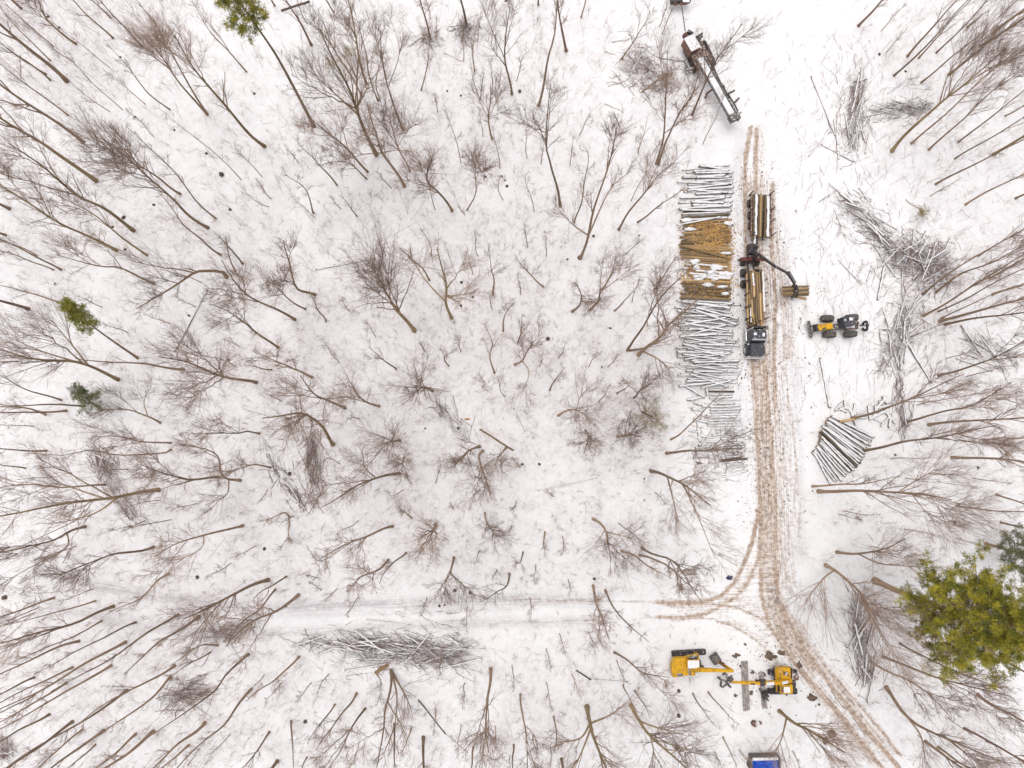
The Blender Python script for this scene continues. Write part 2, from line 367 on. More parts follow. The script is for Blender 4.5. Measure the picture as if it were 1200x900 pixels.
# ------------------------------------------------------------------ trees: base and trunk in photo pixels | base width px | crown half-width px | flags
# flags: d dense crown, m mossy, r reddish, hNN height in metres, P pole with few branches; after '/' an extra limb
TREES = """
78,95 0,27 -70,-35|6|30|
25,10 14,0 -40,-50|4|18|
88,50 54,20 40,-20|4|22|
133,45 100,14 60,-30|3|14|
130,21 108,0 85,-25|2.6|12|
167,55 118,0 95,-28|2.6|12|
62,54 28,24 0,-5|2.2|10|P
59,71 20,30 -5,0|2.2|10|P
54,86 8,56 -10,45|2.6|12|P
59,94 3,54 -30,30|2.6|12|
80,135 25,93 0,75 -30,55|2.6|15|
98,167 70,148 0,97 -70,45|5|28|
200,129 165,98 145,75 125,50|2.2|14|
243,134 218,108 195,72 170,45|3.6|32|d
241,131 226,106 198,52 160,0|3.2|18|
310,171 288,150 255,108 225,72 205,42|5|40|m
289,84 250,40 225,0|2.2|10|P
365,53 345,15 320,-25|4|14|r
322,7 300,-30|3|10|
391,14 365,-30|2.6|10|
424,113 405,80 385,50 372,10|3|24|
430,99 418,65 412,25 405,-10|4|30|m
443,118 432,85 429,62 415,10|2.6|15|
441,181 420,140 414,130 395,85 375,35|6|52|m / 414,132 395,112 365,85 / 418,136 418,90 425,50
445,118 441,95 452,50|2.2|12|P
473,152 457,100 450,65 446,35|3.6|20| / 457,98 468,60 457,20
431,201 407,175 385,155 360,135|3.6|30|
474,218 455,190 446,178 435,140 430,120|4.6|25| / 447,180 425,181 410,186 / 447,180 465,176 480,178
480,201 470,180 460,155 456,138|2.6|30|d
430,209 412,193 395,190 380,192|2.6|24|
505,47 500,20 485,-25|3.6|14|
493,106 502,75 504,48 507,32|2.2|14|
547,30 540,0 535,-30|4.2|14|r
556,82 553,50 562,20|2.2|12|
577,163 574,140 576,118 575,98|3|24| / 574,140 558,112 / 575,138 588,105
600,110 594,75 594,45 598,8|3.6|32|
530,247 515,225 500,208 508,180|4|24|d
547,246 556,225 557,205 558,180|2.4|22|d
418,253 408,238 398,228|2.4|10|P
657,241 655,215 648,190 640,165 645,98|4.2|32| / 640,165 625,150 612,140
673,260 682,230 687,188 686,172|2.6|16|
680,303 690,273 708,200 722,150|4.6|28| / 690,273 715,222 740,200 / 690,275 670,262 650,240
769,192 776,135 782,60|3.6|32|
772,193 795,140 807,118 820,78|3.6|24|
725,269 735,250 763,212 790,190|3.6|28|
747,260 785,232 802,220|2.8|12|
752,107 778,90 797,80|2.6|14|
812,134 835,80 845,62 870,28|3.6|28|r
631,124 640,70 650,35 655,-25|4.2|16|
664,60 656,20 648,-30|4.4|14|r
681,20 690,-25|2.8|10|
631,6 632,-30|3|10|
728,70 755,28 762,12|2.6|16|
113,212 50,170 10,148 -60,95|6|30|m
156,270 125,245 92,228 50,196 10,168|5.2|40|m / 93,228 65,205 35,150
136,293 92,271 70,260 30,235 -25,205|4.6|36|m
172,299 125,268 82,240 58,224|3.2|20|m
10,244 -60,205|5|25|
6,275 -50,255|4|25|
43,300 0,280 -40,262|2.6|12|
243,266 200,232 175,212 140,178 118,162|4.6|38|d
210,226 180,205 150,185 130,168|3.6|26|
253,256 225,230 200,200 165,165 150,150|2.6|18|
258,298 222,270 205,250 185,225|3.2|16|
367,250 362,230 350,216 335,205|2.6|14|
395,217 370,185 355,172 345,162|2.6|12|
71,316 40,300 -25,265|3.2|14|
62,316 12,298 -20,288|2.4|10|
180,332 140,315 115,312 65,298|3.6|30|
33,362 0,353 -60,335|5|22|r
68,354 30,340 -10,332|2.6|14|
138,445 95,430 45,424 -10,405|5.2|52|m / 100,432 85,405 60,375 / 90,430 50,412 10,395
216,433 160,427 110,424 88,420|3.6|18|
300,448 268,443 240,435 215,425 185,418|4.6|42|d
266,325 258,318 240,317 225,319 205,332 160,362|5.2|36|
345,374 305,352 285,340 270,325 260,305|4.2|30|
369,345 348,340 340,325 336,305 332,282|4.2|26|m
358,362 335,345 315,325|2.8|20|
382,377 370,358 362,338|2.6|14|
325,407 305,395 285,378 265,365 245,356|3.8|26|m
365,442 345,432 335,424 305,415|3.8|22| / 335,424 310,421 298,418
284,309 275,299 255,275|3.2|14|r
275,318 268,300 265,282|3|14|
318,433 300,430 286,428|2.4|10|P
486,388 472,370 463,360 445,328|6.2|48|dmh15
529,372 520,355 520,335 512,290|4.8|36|m / 520,355 500,330 480,300 / 521,350 545,345
503,328 490,310 468,290|3.2|16|
578,345 574,320 573,298|2.8|18|
590,388 590,372 598,355|2.8|14|h9
580,438 576,420 578,400 566,378|2.8|16|h10
526,429 521,419 532,412|2.6|14|h7
464,432 445,418 432,406|2.6|12|
638,336 612,312 602,296|2.6|12|
670,365 680,350 676,332|3.8|28|h13
692,363 705,350 706,340 728,302|3.8|28| / 706,340 720,330 738,315
720,364 743,339|2.8|0|P
735,411 740,398 752,380 760,365 775,345 815,310|3.8|30| / 737,411 755,408 768,402 790,392
748,416 770,400 785,380 828,342|5.2|42| / 755,413 770,420 785,432
767,339 785,312 798,296|2.6|12|
603,427 612,422 628,398|3.8|26|h12 / 612,424 620,437 612,462
607,402 611,388 612,368|2.6|14|h8
644,458 650,445 662,430|2.6|14|h8
72,469 30,457 -15,435|2.8|16|
100,476 0,472 -40,470|2.8|16|
78,481 35,484 -60,482|3.2|16|
53,486 30,478 -40,474|3.2|16|
187,496 175,490 150,480 116,480|3.2|24| / 173,487 169,470 178,452
200,519 165,517 140,513 108,512|2.8|20|
200,526 190,531 140,530 110,524 95,525 75,532 35,531|2.4|14|
55,528 0,527 -40,525|2.8|12|
31,549 -30,542|2.4|12|
123,568 75,572 30,568 -25,576|2.8|20|
185,574 140,584 75,590 20,600 -25,609|5.2|40|m / 140,584 110,602 60,615 / 120,587 95,575 60,562
390,521 378,502 360,490 345,486 308,490|5.2|42|m
404,478 385,470 368,463 352,440|4.2|36|
304,508 290,505 283,508 240,508|2.8|20|
283,563 265,560 258,550 258,540 250,530 212,522|4|28|h14 / 268,562 265,580 240,592
257,559 225,560 200,553 170,546|3.6|24|d
317,548 285,548 262,556|2.6|22|
445,476 430,472 420,462 408,444|3.6|26|h11
507,458 500,455 488,458|4.2|42|h15
468,516 458,518 452,520|4.2|42|h14 / 455,520 440,535 427,552
469,555 445,562 415,572 378,594|4.2|30|h13 / 440,562 428,548 425,530
473,536 472,545 480,552|2.6|26|h10
562,523 548,530 532,546|4.2|26|h12 / 546,530 538,545
566,528 560,535 566,555 575,580|4.2|30|h13
593,525 586,534 580,548|3.2|24|h11
654,487 662,481 672,479 692,490|3.6|34|h12 / 674,480 680,465 690,455
686,504 690,512 684,532|3.2|26|h11
723,461 738,449|2.6|8|P
743,466 755,455 768,448|3.2|26|h10
724,512 738,510 752,512|4.2|34|h12
786,515 800,508 815,495 848,460|2.8|18|
781,531 815,532 870,526|4.2|28|
763,552 785,562 800,570 832,592|4.8|44| / 785,562 790,590 795,612 / 800,570 818,605 838,655
100,617 80,625 60,635 -10,650|3.8|25| / 80,625 78,642 35,665 0,685
180,641 150,648 120,655 60,680|3.8|30|
198,672 185,680 165,698 125,720|3.2|12|
134,710 110,718 70,735 -30,760|4.4|20|
62,701 0,722 -50,740|3.2|12|
112,704 40,725 -20,740|2.4|10|
120,727 75,750 10,778|2.4|10|
160,729 115,750 40,790|2.8|10|
285,616 240,628 210,637 182,652|3.8|32| / 242,628 236,642 205,660
314,680 285,692 262,702 215,725|5.2|36| / 262,702 245,722 225,745
335,676 303,695 298,708|2.8|12|P
322,691 305,715 285,730 268,752|2.8|18|
350,697 325,715 295,730 265,757|4.4|24|
233,722 200,743 180,755 145,790|4.2|16|
209,720 165,748 110,780 60,810|3.6|14|
339,607 332,602 305,612|2.8|14|h8 / 338,609 337,632
460,617 430,627 415,634 375,655|3.8|24| / 430,627 415,645
510,615 505,621 498,624|5|34|h15
482,607 472,599|2.8|12|h7
455,656 430,675 406,694|3.4|24|
476,648 455,663 445,684|2.8|18|
532,653 529,668 532,676 552,692|3.6|30|h11 / 530,670 522,682 522,692
597,672 590,690 563,705|3.2|18|
568,600 573,617 586,630|2.8|20|h9
639,623 636,635 638,646|2.6|10|h7
613,647 609,660 604,658|2.6|12|h8
695,608 706,620 711,633 716,658|4.2|36|h14 / 711,623 725,627 742,631
728,646 748,656 765,665 788,678|3.2|15|
752,642 775,650 790,660 822,705|3.4|22|
750,651 775,663 797,677 818,692|3.6|22|
695,686 700,705 706,722 714,748|3.8|32|
709,691 720,710 740,735 760,752|3.2|10|
92,752 45,770 -40,810|3.6|14|
148,752 115,772 65,797 -20,840|4.2|15|
85,782 60,795 -30,843|3.2|12|
40,794 -40,832|3.2|10|
130,780 85,805 50,825 -30,870|3.6|15|
78,800 40,825 -30,860|3.2|12|
58,837 -40,888|3.4|12|
148,809 100,838 50,870 -20,922|3.6|14|
86,845 55,868 -40,935|4.2|15|
97,855 75,873 20,925|3|12|
122,856 75,888 15,935|4.2|14|
112,872 80,900 60,915|2.6|10|P
158,861 135,883 80,920|3.6|12|
179,858 150,880 70,935|5|18|
41,814 -30,850|2.6|8|P
205,780 165,803 90,850|3.6|16|
200,792 180,815 130,850 100,870|3.6|15|
256,757 235,757 200,780|2.8|12|
246,765 218,780 200,792|2.6|10|
291,767 262,790 248,808 215,835 180,860|3.4|14|
295,807 275,830 262,845 235,870 190,920|3.6|15|
240,847 200,882 160,915|4.6|16|
221,874 200,893 180,910|3.6|10|
350,770 325,795 310,805 288,822|3.2|16|
316,857 300,882 272,910|3.2|14|
341,844 342,870 344,908|2.8|8|P
392,826 370,855 360,872|2.6|12|
428,831 410,855 385,900|3.2|20|
418,812 400,837 370,880|3.2|14|
325,892 300,930|5|15|
360,887 348,912|2.6|10|P
458,786 455,815 448,840 440,910|3.8|20| / 458,789 465,815 463,848 / 460,788 475,815 482,832
462,848 463,880 466,915|3.2|14| / 462,850 447,890
482,853 470,885|2.4|8|P
496,864 493,940|4.6|15|
575,784 572,800 569,825 573,882|4.6|40|
555,875 551,925|3|12|
610,814 612,840 616,868 619,908|3|20|
649,840 652,860 650,882|2.6|16|
688,828 693,845 697,865 722,930|6.2|46|m / 694,848 680,865 655,870 / 693,845 715,838 728,828 / 695,855 680,885 668,905
740,827 748,845 760,862 790,888 812,908|5.4|46|m / 750,845 768,852 805,862 / 762,863 768,890
720,765 738,772 755,785 785,794|3.4|22| / 757,788 775,810 792,828
731,803 739,822 747,835|2.4|8|P
744,810 756,828 762,842|2.4|10|P
658,890 668,935|4.4|14|
602,872 600,915|2.8|8|P
812,812 830,840 840,852|2.4|10|P
830,811 855,840 868,850|2.4|10|P
847,863 858,885 864,898|2.4|10|P
1006,30 1033,0 1060,-30|4.2|15|r
1064,66 1095,30 1150,-30|3.6|15|
1048,88 1090,48 1125,10 1160,-25|3.2|14|
1077,68 1110,30 1150,-12|2.8|12|
1097,62 1130,30 1185,-30|2.8|12|r
1136,30 1157,13|4|0|P
1163,40 1200,10 1260,-40|5|22|
1149,53 1200,22 1260,-20|4.2|18|
1111,88 1140,65 1165,45 1220,8|4.2|20|
1080,96 1120,62 1160,30 1192,0|2.8|14|
1046,177 1075,145 1105,118 1125,104 1180,55|5.2|50|m / 1103,118 1110,90 1125,65 / 1112,112 1118,85 1140,55 / 1125,104 1160,80 1200,60
1068,168 1110,130 1160,85 1205,50|3.2|20|
1088,176 1130,140 1165,105 1215,72|3.2|20|
1124,166 1165,135 1240,75|2.8|15|
1119,186 1160,160 1250,108|2.8|12|
1177,136 1200,122 1240,95|2.8|12|
1096,216 1150,188 1260,132|3.2|12|
1164,181 1200,158 1260,125|5|20|m
1131,240 1175,217 1270,168|3.2|12|
1191,232 1260,204|3.6|14|
1147,300 1170,285 1230,252|2.8|22|
1082,345 1110,322 1145,300 1195,272|3.2|16|
1097,343 1125,322 1160,306 1220,278|3.6|20|
1083,370 1110,352 1140,330 1175,310 1245,275|3.6|26|
1100,365 1130,350 1170,328 1240,298|2.8|16|
1104,373 1140,358 1192,334|2.4|10|P
1102,376 1140,364 1200,348 1260,330|4.8|26|
1108,380 1160,372 1250,360|3.8|26|
1160,326 1200,302 1240,280|3.8|18|
1163,345 1200,334 1250,318|3.8|18|
1100,440 1145,428 1175,415 1228,378|3.6|30| / 1160,424 1200,418 1225,416
998,490 1035,478 1070,465 1130,438|4.2|30| / 1065,468 1100,462 1135,455
1062,495 1105,484 1140,475 1185,448|3.6|30|
1088,498 1145,492 1200,488 1245,480|4.2|32|
1012,528 1060,522 1095,515 1170,498|4.2|28|d
1115,536 1160,536 1250,546|4.2|26|
952,570 1000,570 1030,565 1055,558|3.2|18|
959,576 1000,579 1055,580 1115,586|5.2|50| / 1045,580 1075,562 1100,548 / 1060,582 1085,600 1100,612
1168,579 1200,590 1240,604|3.2|15|
1122,593 1170,598 1225,600|2.8|15|
1173,612 1240,626|3.2|12|
1183,514 1235,512|2.6|12|
980,647 1010,650 1035,645 1060,632|4.2|34| / 1005,650 1030,660 1055,663 1090,665
967,662 985,672 1000,685 1012,705 1028,728|5.2|52|d / 980,668 965,678 945,702
1055,754 1095,775 1145,795 1175,808|3.2|22|
1155,760 1200,785 1255,814|4.4|18|
1035,770 1060,780 1090,792 1115,800 1185,816|4.2|34|
1017,773 1045,790 1075,807 1115,842|3.2|26|
1039,805 1050,825 1065,840 1095,857 1185,897|5.4|42| / 1067,843 1080,865 1084,895
1083,868 1100,882 1155,922|4.6|20|
1098,875 1135,900 1165,917|3.6|16|
1145,813 1170,830 1245,870|4.6|18|r
1130,854 1160,870 1235,914|3.8|18|r
1156,868 1200,893 1245,920|3.8|18|r
913,833 930,845 950,855 990,882|5.2|44|m / 925,842 915,868 905,885 / 945,855 975,890
"""
SAPS = """
87,72 60,53 25,22;128,78 90,50 60,25;143,128 102,88 75,62;170,122 145,100 120,80;128,130 100,110 70,85;23,92 22,65;270,63 240,20 230,0;360,28 340,-20;
510,47 512,22;504,22 495,-15;543,70 543,35;559,48 563,18;563,116 555,85 550,68;563,115 567,85;577,105 574,70;586,198 581,160 578,148;540,190 534,160 522,128;
513,132 509,108;510,246 503,215 498,190;545,251 536,242;459,220 447,207 440,200;505,300 490,262;740,235 762,195 772,168;734,298 755,278;748,180 758,140;
679,158 692,130;824,169 842,130 856,98;626,249 620,225 616,203;618,185 616,148;634,192 637,168;605,95 613,68 620,60;776,40 792,2 797,-10;772,32 785,-5;
105,173 97,165 85,152;283,211 250,180 190,130;307,207 285,185 275,173;315,242 295,232 284,221;318,233 300,210;350,191 333,170;369,255 355,242 340,230;400,245 385,228;
277,430 235,420 185,410;236,331 215,325 200,322;280,405 262,398;388,416 380,400 377,392;397,425 388,415;577,362 573,342;592,465 582,440;498,412 494,402;741,354 750,327;
631,394 632,368;188,586 160,592 140,600;313,573 302,590;398,544 383,538 378,548;381,577 352,594;270,503 245,492;421,491 406,491;472,574 455,580;510,567 516,545;
702,471 710,462 715,450;725,503 733,490;768,577 782,592;650,582 640,574;530,597 528,590;474,600 464,590;605,588 600,598;600,535 608,548;105,600 40,635 0,648;
200,609 150,620 143,622;43,713 -30,745;38,719 -30,748;383,655 372,657 360,640;373,678 358,674;377,692 362,681;583,668 577,678;563,645 558,657;659,628 661,645 657,652;
628,662 627,682;666,679 669,694;725,613 745,625 762,637;217,900 240,870;440,789 447,800 440,828;417,882 408,905;598,885 597,905;645,875 646,905;723,774 734,800;
865,878 882,902;837,880 847,900;1033,36 1062,3;1132,442 1187,429;1074,475 1140,460 1200,444;1043,538 1102,535;987,599 1032,603;983,603 1012,610;1067,395 1115,376;
668,195 672,160;566,160 562,130;590,235 586,205;452,300 446,282;560,300 556,270;618,290 614,262;640,300 640,272;610,345 606,322;554,322 548,296;430,330 420,312;
440,395 430,378;410,365 398,350;350,480 336,470;330,470 312,462;540,412 536,396;632,430 636,412;655,420 664,400;690,430 704,412;712,430 728,414;566,455 565,440;
345,605 326,612;300,640 276,652;270,660 240,676;420,610 402,622;395,690 376,706;420,700 405,720;500,700 494,722;548,712 546,735;620,700 622,722;655,742 662,765;
640,760 645,785;600,780 602,810;520,760 517,790;545,800 542,832;510,832 507,862;670,790 680,818;640,800 645,830;625,860 628,890;580,850 580,880;540,850 536,885;
310,790 290,812;330,800 312,820;270,860 245,885;385,790 370,815;365,800 348,822;40,500 0,498;60,560 20,562;90,640 50,655;230,590 200,598;150,550 110,552;
20,650 -20,660;110,690 70,705;170,610 130,622;60,400 20,388;120,360 85,345;150,390 118,378;230,360 205,348;200,380 170,368;80,250 45,228;180,160 150,130;
1110,420 1150,408;1130,465 1175,455;1150,515 1195,512;1060,560 1100,562;1090,610 1130,618;1120,630 1165,642;1140,560 1185,566;1090,230 1125,210;1150,100 1185,70;1040,60 1062,35;
1180,420 1215,410;1120,880 1150,905;1075,860 1095,885;1110,840 1140,862;1000,840 1018,865;975,810 990,830;930,880 940,905;1020,640 1055,648;1060,620 1100,630;690,740 698,765;
"""
def parse(line):
    segs = line.split('/')
    head = segs[0].split('|')
    pts = [tuple(float(c) for c in q.split(',')) for q in head[0].split()]
    limbs = [[tuple(float(c) for c in q.split(',')) for q in s.split()] for s in segs[1:]]
    fl = head[3].strip(); h = None
    if 'h' in fl:
        k = fl.index('h'); h = float(fl[k + 1:].strip()); fl = fl[:k]
    return pts, float(head[1]), float(head[2]), fl, h, limbs

# ------------------------------------------------------------------ labels that single out one tree by its look and its place
LANDMARKS = [
    ('the big green pine', 1130, 700), ('the bright green young conifer', 85, 368), ('the small dark green conifer', 97, 465), ('the upper-edge pine', 285, 20),
    ('the log truck', 887, 370), ('the parked skidder', 980, 382), ('the snowy delimber', 832, 85), ('the long snowy brush heap', 470, 762),
    ('the folded-arm excavator', 815, 780), ('the straight-boomed excavator', 905, 797), ('the blue tarp', 897, 893), ('the snowy log deck', 825, 420),
    ('the fan of snowy logs', 988, 525), ('the big tangled heap', 1082, 312), ('the upper left corner', 0, 0), ('the lower left corner', 0, 900),
    ('the upper right corner', 1200, 0), ('the lower right corner', 1200, 900), ('the left edge', 0, 590), ('the lower edge', 600, 900), ('the upper edge', 520, 0),
    ('the middle of the photo', 600, 450), ('the road junction', 890, 690), ('the olive evergreen bush', 764, 492), ('the fresh brown log pile', 828, 300),
    ('the right edge', 1200, 480), ('the dark upright tangle', 368, 545), ('the snow track', 330, 720), ('the thick bent trunk', 258, 318), ('the broad dense crowned tree', 470, 365),
    ('the upper snow gap', 560, 225), ('the lower-left brush clump', 218, 810), ('the large square rock', 260, 205),
]
ORD = ['nearest', 'second nearest', 'third nearest', 'fourth nearest', 'fifth nearest', 'sixth nearest', 'seventh nearest', 'eighth nearest', 'ninth nearest', 'tenth nearest',
       'eleventh nearest', 'twelfth nearest', 'thirteenth nearest', 'fourteenth nearest', 'fifteenth nearest', 'sixteenth nearest']
def place_labels(items):
    """items: list of [description, px, py]; returns one label each, told apart by landmark, side and order of distance."""
    by = {}
    for k, (d, x, y) in enumerate(items):
        best = min(LANDMARKS, key=lambda L: (L[1] - x) ** 2 + (L[2] - y) ** 2)
        dx, dy = x - best[1], y - best[2]
        corner = 'corner' in best[0] or 'edge' in best[0] and 'pine' not in best[0]
        side = '' if corner else (('right of' if dx > 0 else 'left of') if abs(dx) > abs(dy) else ('below' if dy > 0 else 'above'))
        by.setdefault((d, best[0], side), []).append((dx * dx + dy * dy, k))
    out = [None] * len(items)
    for (d, L, side), v in by.items():
        v.sort()
        for i, (_, k) in enumerate(v):
            if side:
                out[k] = f'{d} {side} {L}' if len(v) == 1 else f'{d}, {ORD[i]} {side} {L}'
            else:
                out[k] = f'{d} nearest {L}' if i == 0 else f'{d}, {ORD[i]} to {L}'
    return out

# ------------------------------------------------------------------ growing
def unit(a): return a / (np.linalg.norm(a, axis=-1, keepdims=True) + 1e-9)

def children(rg, PP, RR, n, tmin, length, ang, up, npts, rk, rmin, kink=0.12, taper=0.55, tmax=0.98):
    """n children on each parent polyline; returns their points, radii and lengths. length: (N,n) metres."""
    N, m, _ = PP.shape
    t = np.sort(rg.uniform(tmin, tmax, (N, n)), axis=1)
    f = t * (m - 1); i = np.minimum(f.astype(int), m - 2); fr = (f - i)[..., None]
    idx = np.arange(N)[:, None]
    p0 = PP[idx, i] * (1 - fr) + PP[idx, i + 1] * fr
    tg = unit(PP[idx, i + 1] - PP[idx, i])
    r0 = RR[idx, i] * (1 - fr[..., 0]) + RR[idx, i + 1] * fr[..., 0]
    rnd = rg.normal(size=(N, n, 3)); perp = unit(rnd - tg * (rnd * tg).sum(-1, keepdims=True))
    a = np.radians(rg.normal(ang, 9, (N, n)))[..., None]
    d = unit(tg * np.cos(a) + perp * np.sin(a) + np.array([0, 0, up]))
    ln = length(t) * rg.uniform(0.65, 1.2, (N, n))
    s = np.linspace(0, 1, npts)
    pts = p0[:, :, None, :] + d[:, :, None, :] * (ln[..., None] * s)[..., None]
    pts[..., 2] += (ln[..., None] * 0.16 * up * s ** 2)
    if kink: 
        k = rg.normal(0, kink, (N, n, npts, 3)) * ln[..., None, None] * (s * (1.2 - s))[None, None, :, None]; k[:, :, 0] = 0
        pts = pts + k
    r = np.maximum(r0 * rk, rmin)
    rad = r[..., None] * (1 - taper * s)
    return pts.reshape(N * n, npts, 3), rad.reshape(N * n, npts), ln.reshape(-1)

def spline(pts, n):
    pts = np.array(pts, float)
    if len(pts) == 2: return pts[0] + (pts[1] - pts[0]) * np.linspace(0, 1, n)[:, None]
    q = np.vstack([2 * pts[0] - pts[1], pts, 2 * pts[-1] - pts[-2]])
    L = np.r_[0, np.cumsum(np.linalg.norm(np.diff(pts, axis=0), axis=1))]
    out = []
    for s in np.linspace(0, L[-1], n):
        i = min(max(np.searchsorted(L, s, side='right') - 1, 0), len(pts) - 2)
        t = (s - L[i]) / (L[i + 1] - L[i] + 1e-9)
        p0, p1, p2, p3 = q[i], q[i + 1], q[i + 2], q[i + 3]
        out.append(0.5 * (2 * p1 + (p2 - p0) * t + (2 * p0 - 5 * p1 + 4 * p2 - p3) * t * t + (3 * p1 - p0 - 3 * p2 + p3) * t ** 3))
    return np.array(out)

def lift(pts, w, h):
    """photo pixels of a trunk -> points in space and the height of its tip"""
    b = P(*pts[0]); R0 = np.linalg.norm(b[:2]); bh = b[:2] / (R0 + 1e-9)
    rt = float(P(*pts[-1])[:2] @ bh) / max(R0, 1)
    cap = min(33.0, 9 + w * 5.5)
    if h is None:
        h = HC * (1 - 1 / max(rt, 1.02)) if R0 > 6 else 8
        h = min(max(h, 3 + w * 1.6), cap)
    L = np.r_[0, np.cumsum([math.dist(pts[i], pts[i + 1]) for i in range(len(pts) - 1)])]; s = L / L[-1]
    rho = HC / (HC - h)
    hk = HC * (1 - 1 / (1 + (rho - 1) * s))
    if rt < 1.12: hk = h * s ** 0.75
    out = []
    for (u, v), k in zip(pts, hk):
        out.append(P(u, v, k))
    out[0][2] = float(hz(out[0][0], out[0][1])) - 0.25
    return np.array(out), h, hk

def make_tree(i, pts, wpx, cw, fl, h, limbs):
    rg = np.random.default_rng(1000 + i)
    tr, H, hk = lift(pts, wpx, h)
    base = tr[0].copy(); base[2] += 0.25
    n = 13
    c = spline(tr, n)
    L = np.linalg.norm(c[-1] - c[0])
    ss_ = np.linspace(0, 1, n)[:, None]; wob = sum(rg.normal(0, 1, (1, 3)) / k_ * np.sin(PI * k_ * ss_ + 0.0) for k_ in (1, 2, 3, 4)) * 0.008 * L; wob[:, 2] = 0
    c = c + wob - base
    r0 = wpx / PXM / 2 * 0.80
    s = np.linspace(0, 1, n)
    rad = r0 * (1 - 0.80 * s ** 0.9) 
    rad[0] *= 1.35
    T, K = Tubes(), Tubes()
    pole = 'P' in fl
    T.add(c, rad, 8)
    cwm = (1.65 if cw <= 20 else 1.45 if 'd' in fl else 1.2) * cw / (PXM * HC / (HC - 0.6 * H))
    cf = 0.34 if len(pts) > 2 and H < 16 else 0.41
    par, prad = [c], [rad]
    # limbs traced from the photo
    ctr = np.array(pts)
    for lb in limbs:
        k = int(np.argmin([math.dist(lb[0], q) for q in pts]))
        # height where the limb leaves the trunk
        Lp = np.r_[0, np.cumsum([math.dist(pts[a], pts[a + 1]) for a in range(len(pts) - 1)])]
        best, hb = 1e9, hk[k]
        for a in range(len(pts) - 1):
            A, B = np.array(pts[a]), np.array(pts[a + 1]); t = np.clip((np.array(lb[0]) - A) @ (B - A) / ((B - A) @ (B - A)), 0, 1)
            dd = np.linalg.norm(A + (B - A) * t - lb[0])
            if dd < best: best, hb = dd, hk[a] + (hk[a + 1] - hk[a]) * t
        j = int(np.argmin(np.abs((c[:, 2] + base[2]) - hb)))
        ll = sum(math.dist(lb[a], lb[a + 1]) for a in range(len(lb) - 1)) / (PXM * 1.2)
        hh = hb; p3 = [c[j] + base]
        for a in range(1, len(lb)):
            hh = min(hh + 0.55 * math.dist(lb[a - 1], lb[a]) / (PXM * 1.2), HC - 60)
            p3.append(P(lb[a][0], lb[a][1], hh))
        cl = spline(p3, n) - base
        rl = max(rad[j] * 0.72, 0.05) * (1 - 0.75 * s)
        T.add(cl, rl, 6); par.append(cl); prad.append(rl)
    # leaders: the trunk of a broad tree splits below its crown
    if cw >= 20 and not pole:
        nl = (2 if limbs else 3) + (1 if 'd' in fl else 0)
        lp, lr, ll = children(rg, c[None], rad[None], nl, cf * 0.85, lambda t: (1.0 - t) * H * 0.62 + cwm * 0.5, 24, 0.5, n, 0.62, 0.05, 0.018, 0.8, 0.78)
        T.add(lp, lr, 6)
        par += list(lp); prad += list(lr)
    PP, RR = np.array(par), np.array(prad)
    if pole:
        n1, n2, n3 = 5, 3, 0
        l1 = lambda t: np.full_like(t, max(0.5, cwm * 0.8))
        n1 = n1 if cw > 0 else 3
    else:
        dense = 1.5 if 'd' in fl else 1.0
        n1 = int((6 + cw * 0.12) * dense); n2, n3 = 6, 5
        l1 = lambda t: cwm * (1.0 - 0.5 * np.clip((t - 0.4) / 0.6, 0, 1)) * 1.0
    b1, r1, ln1 = children(rg, PP, RR, n1, cf, l1, 38, 0.42, 6, 0.5, 0.030, 0.035)
    K.add(b1, r1, 4)
    b2, r2, ln2 = children(rg, b1, r1, n2, 0.22, lambda t: ln1[:, None] * (0.68 - 0.3 * t), 36, 0.28, 4, 0.5, 0.0145, 0.04)
    K.add(b2, r2, 3)
    if n3:
        b3, r3, ln3 = children(rg, b2, r2, n3, 0.2, lambda t: np.maximum(ln2[:, None] * (0.70 - 0.3 * t), 0.4), 34, 0.2, 3, 0.5, 0.0075, 0.05)
        K.add(b3, r3, 3)
    root = empty('bare_tree', base)
    bm = MT['mossy_bark'] if 'm' in fl else MT['red_bark'] if 'r' in fl else MT['bark']
    link('trunk', T.mesh('trunk', [bm]), root)
    link('crown', K.mesh('crown', [MT['twig']]), root)
    size = 'stout' if wpx >= 4.6 else 'slim' if wpx < 3 else 'medium'
    form = 'bare pole tree with few twigs' if pole else ('bare tree with dense twiggy crown' if 'd' in fl else 'bare tree with forked limbs' if limbs else
            'bare tree with wide crown' if cw >= 30 else 'bare tree with narrow crown' if cw <= 15 else 'bare tree')
    col = 'mossy' if 'm' in fl else 'reddish' if 'r' in fl else ''
    d = ' '.join(x for x in (size, col, form) if x)
    return root, d, pts[0]

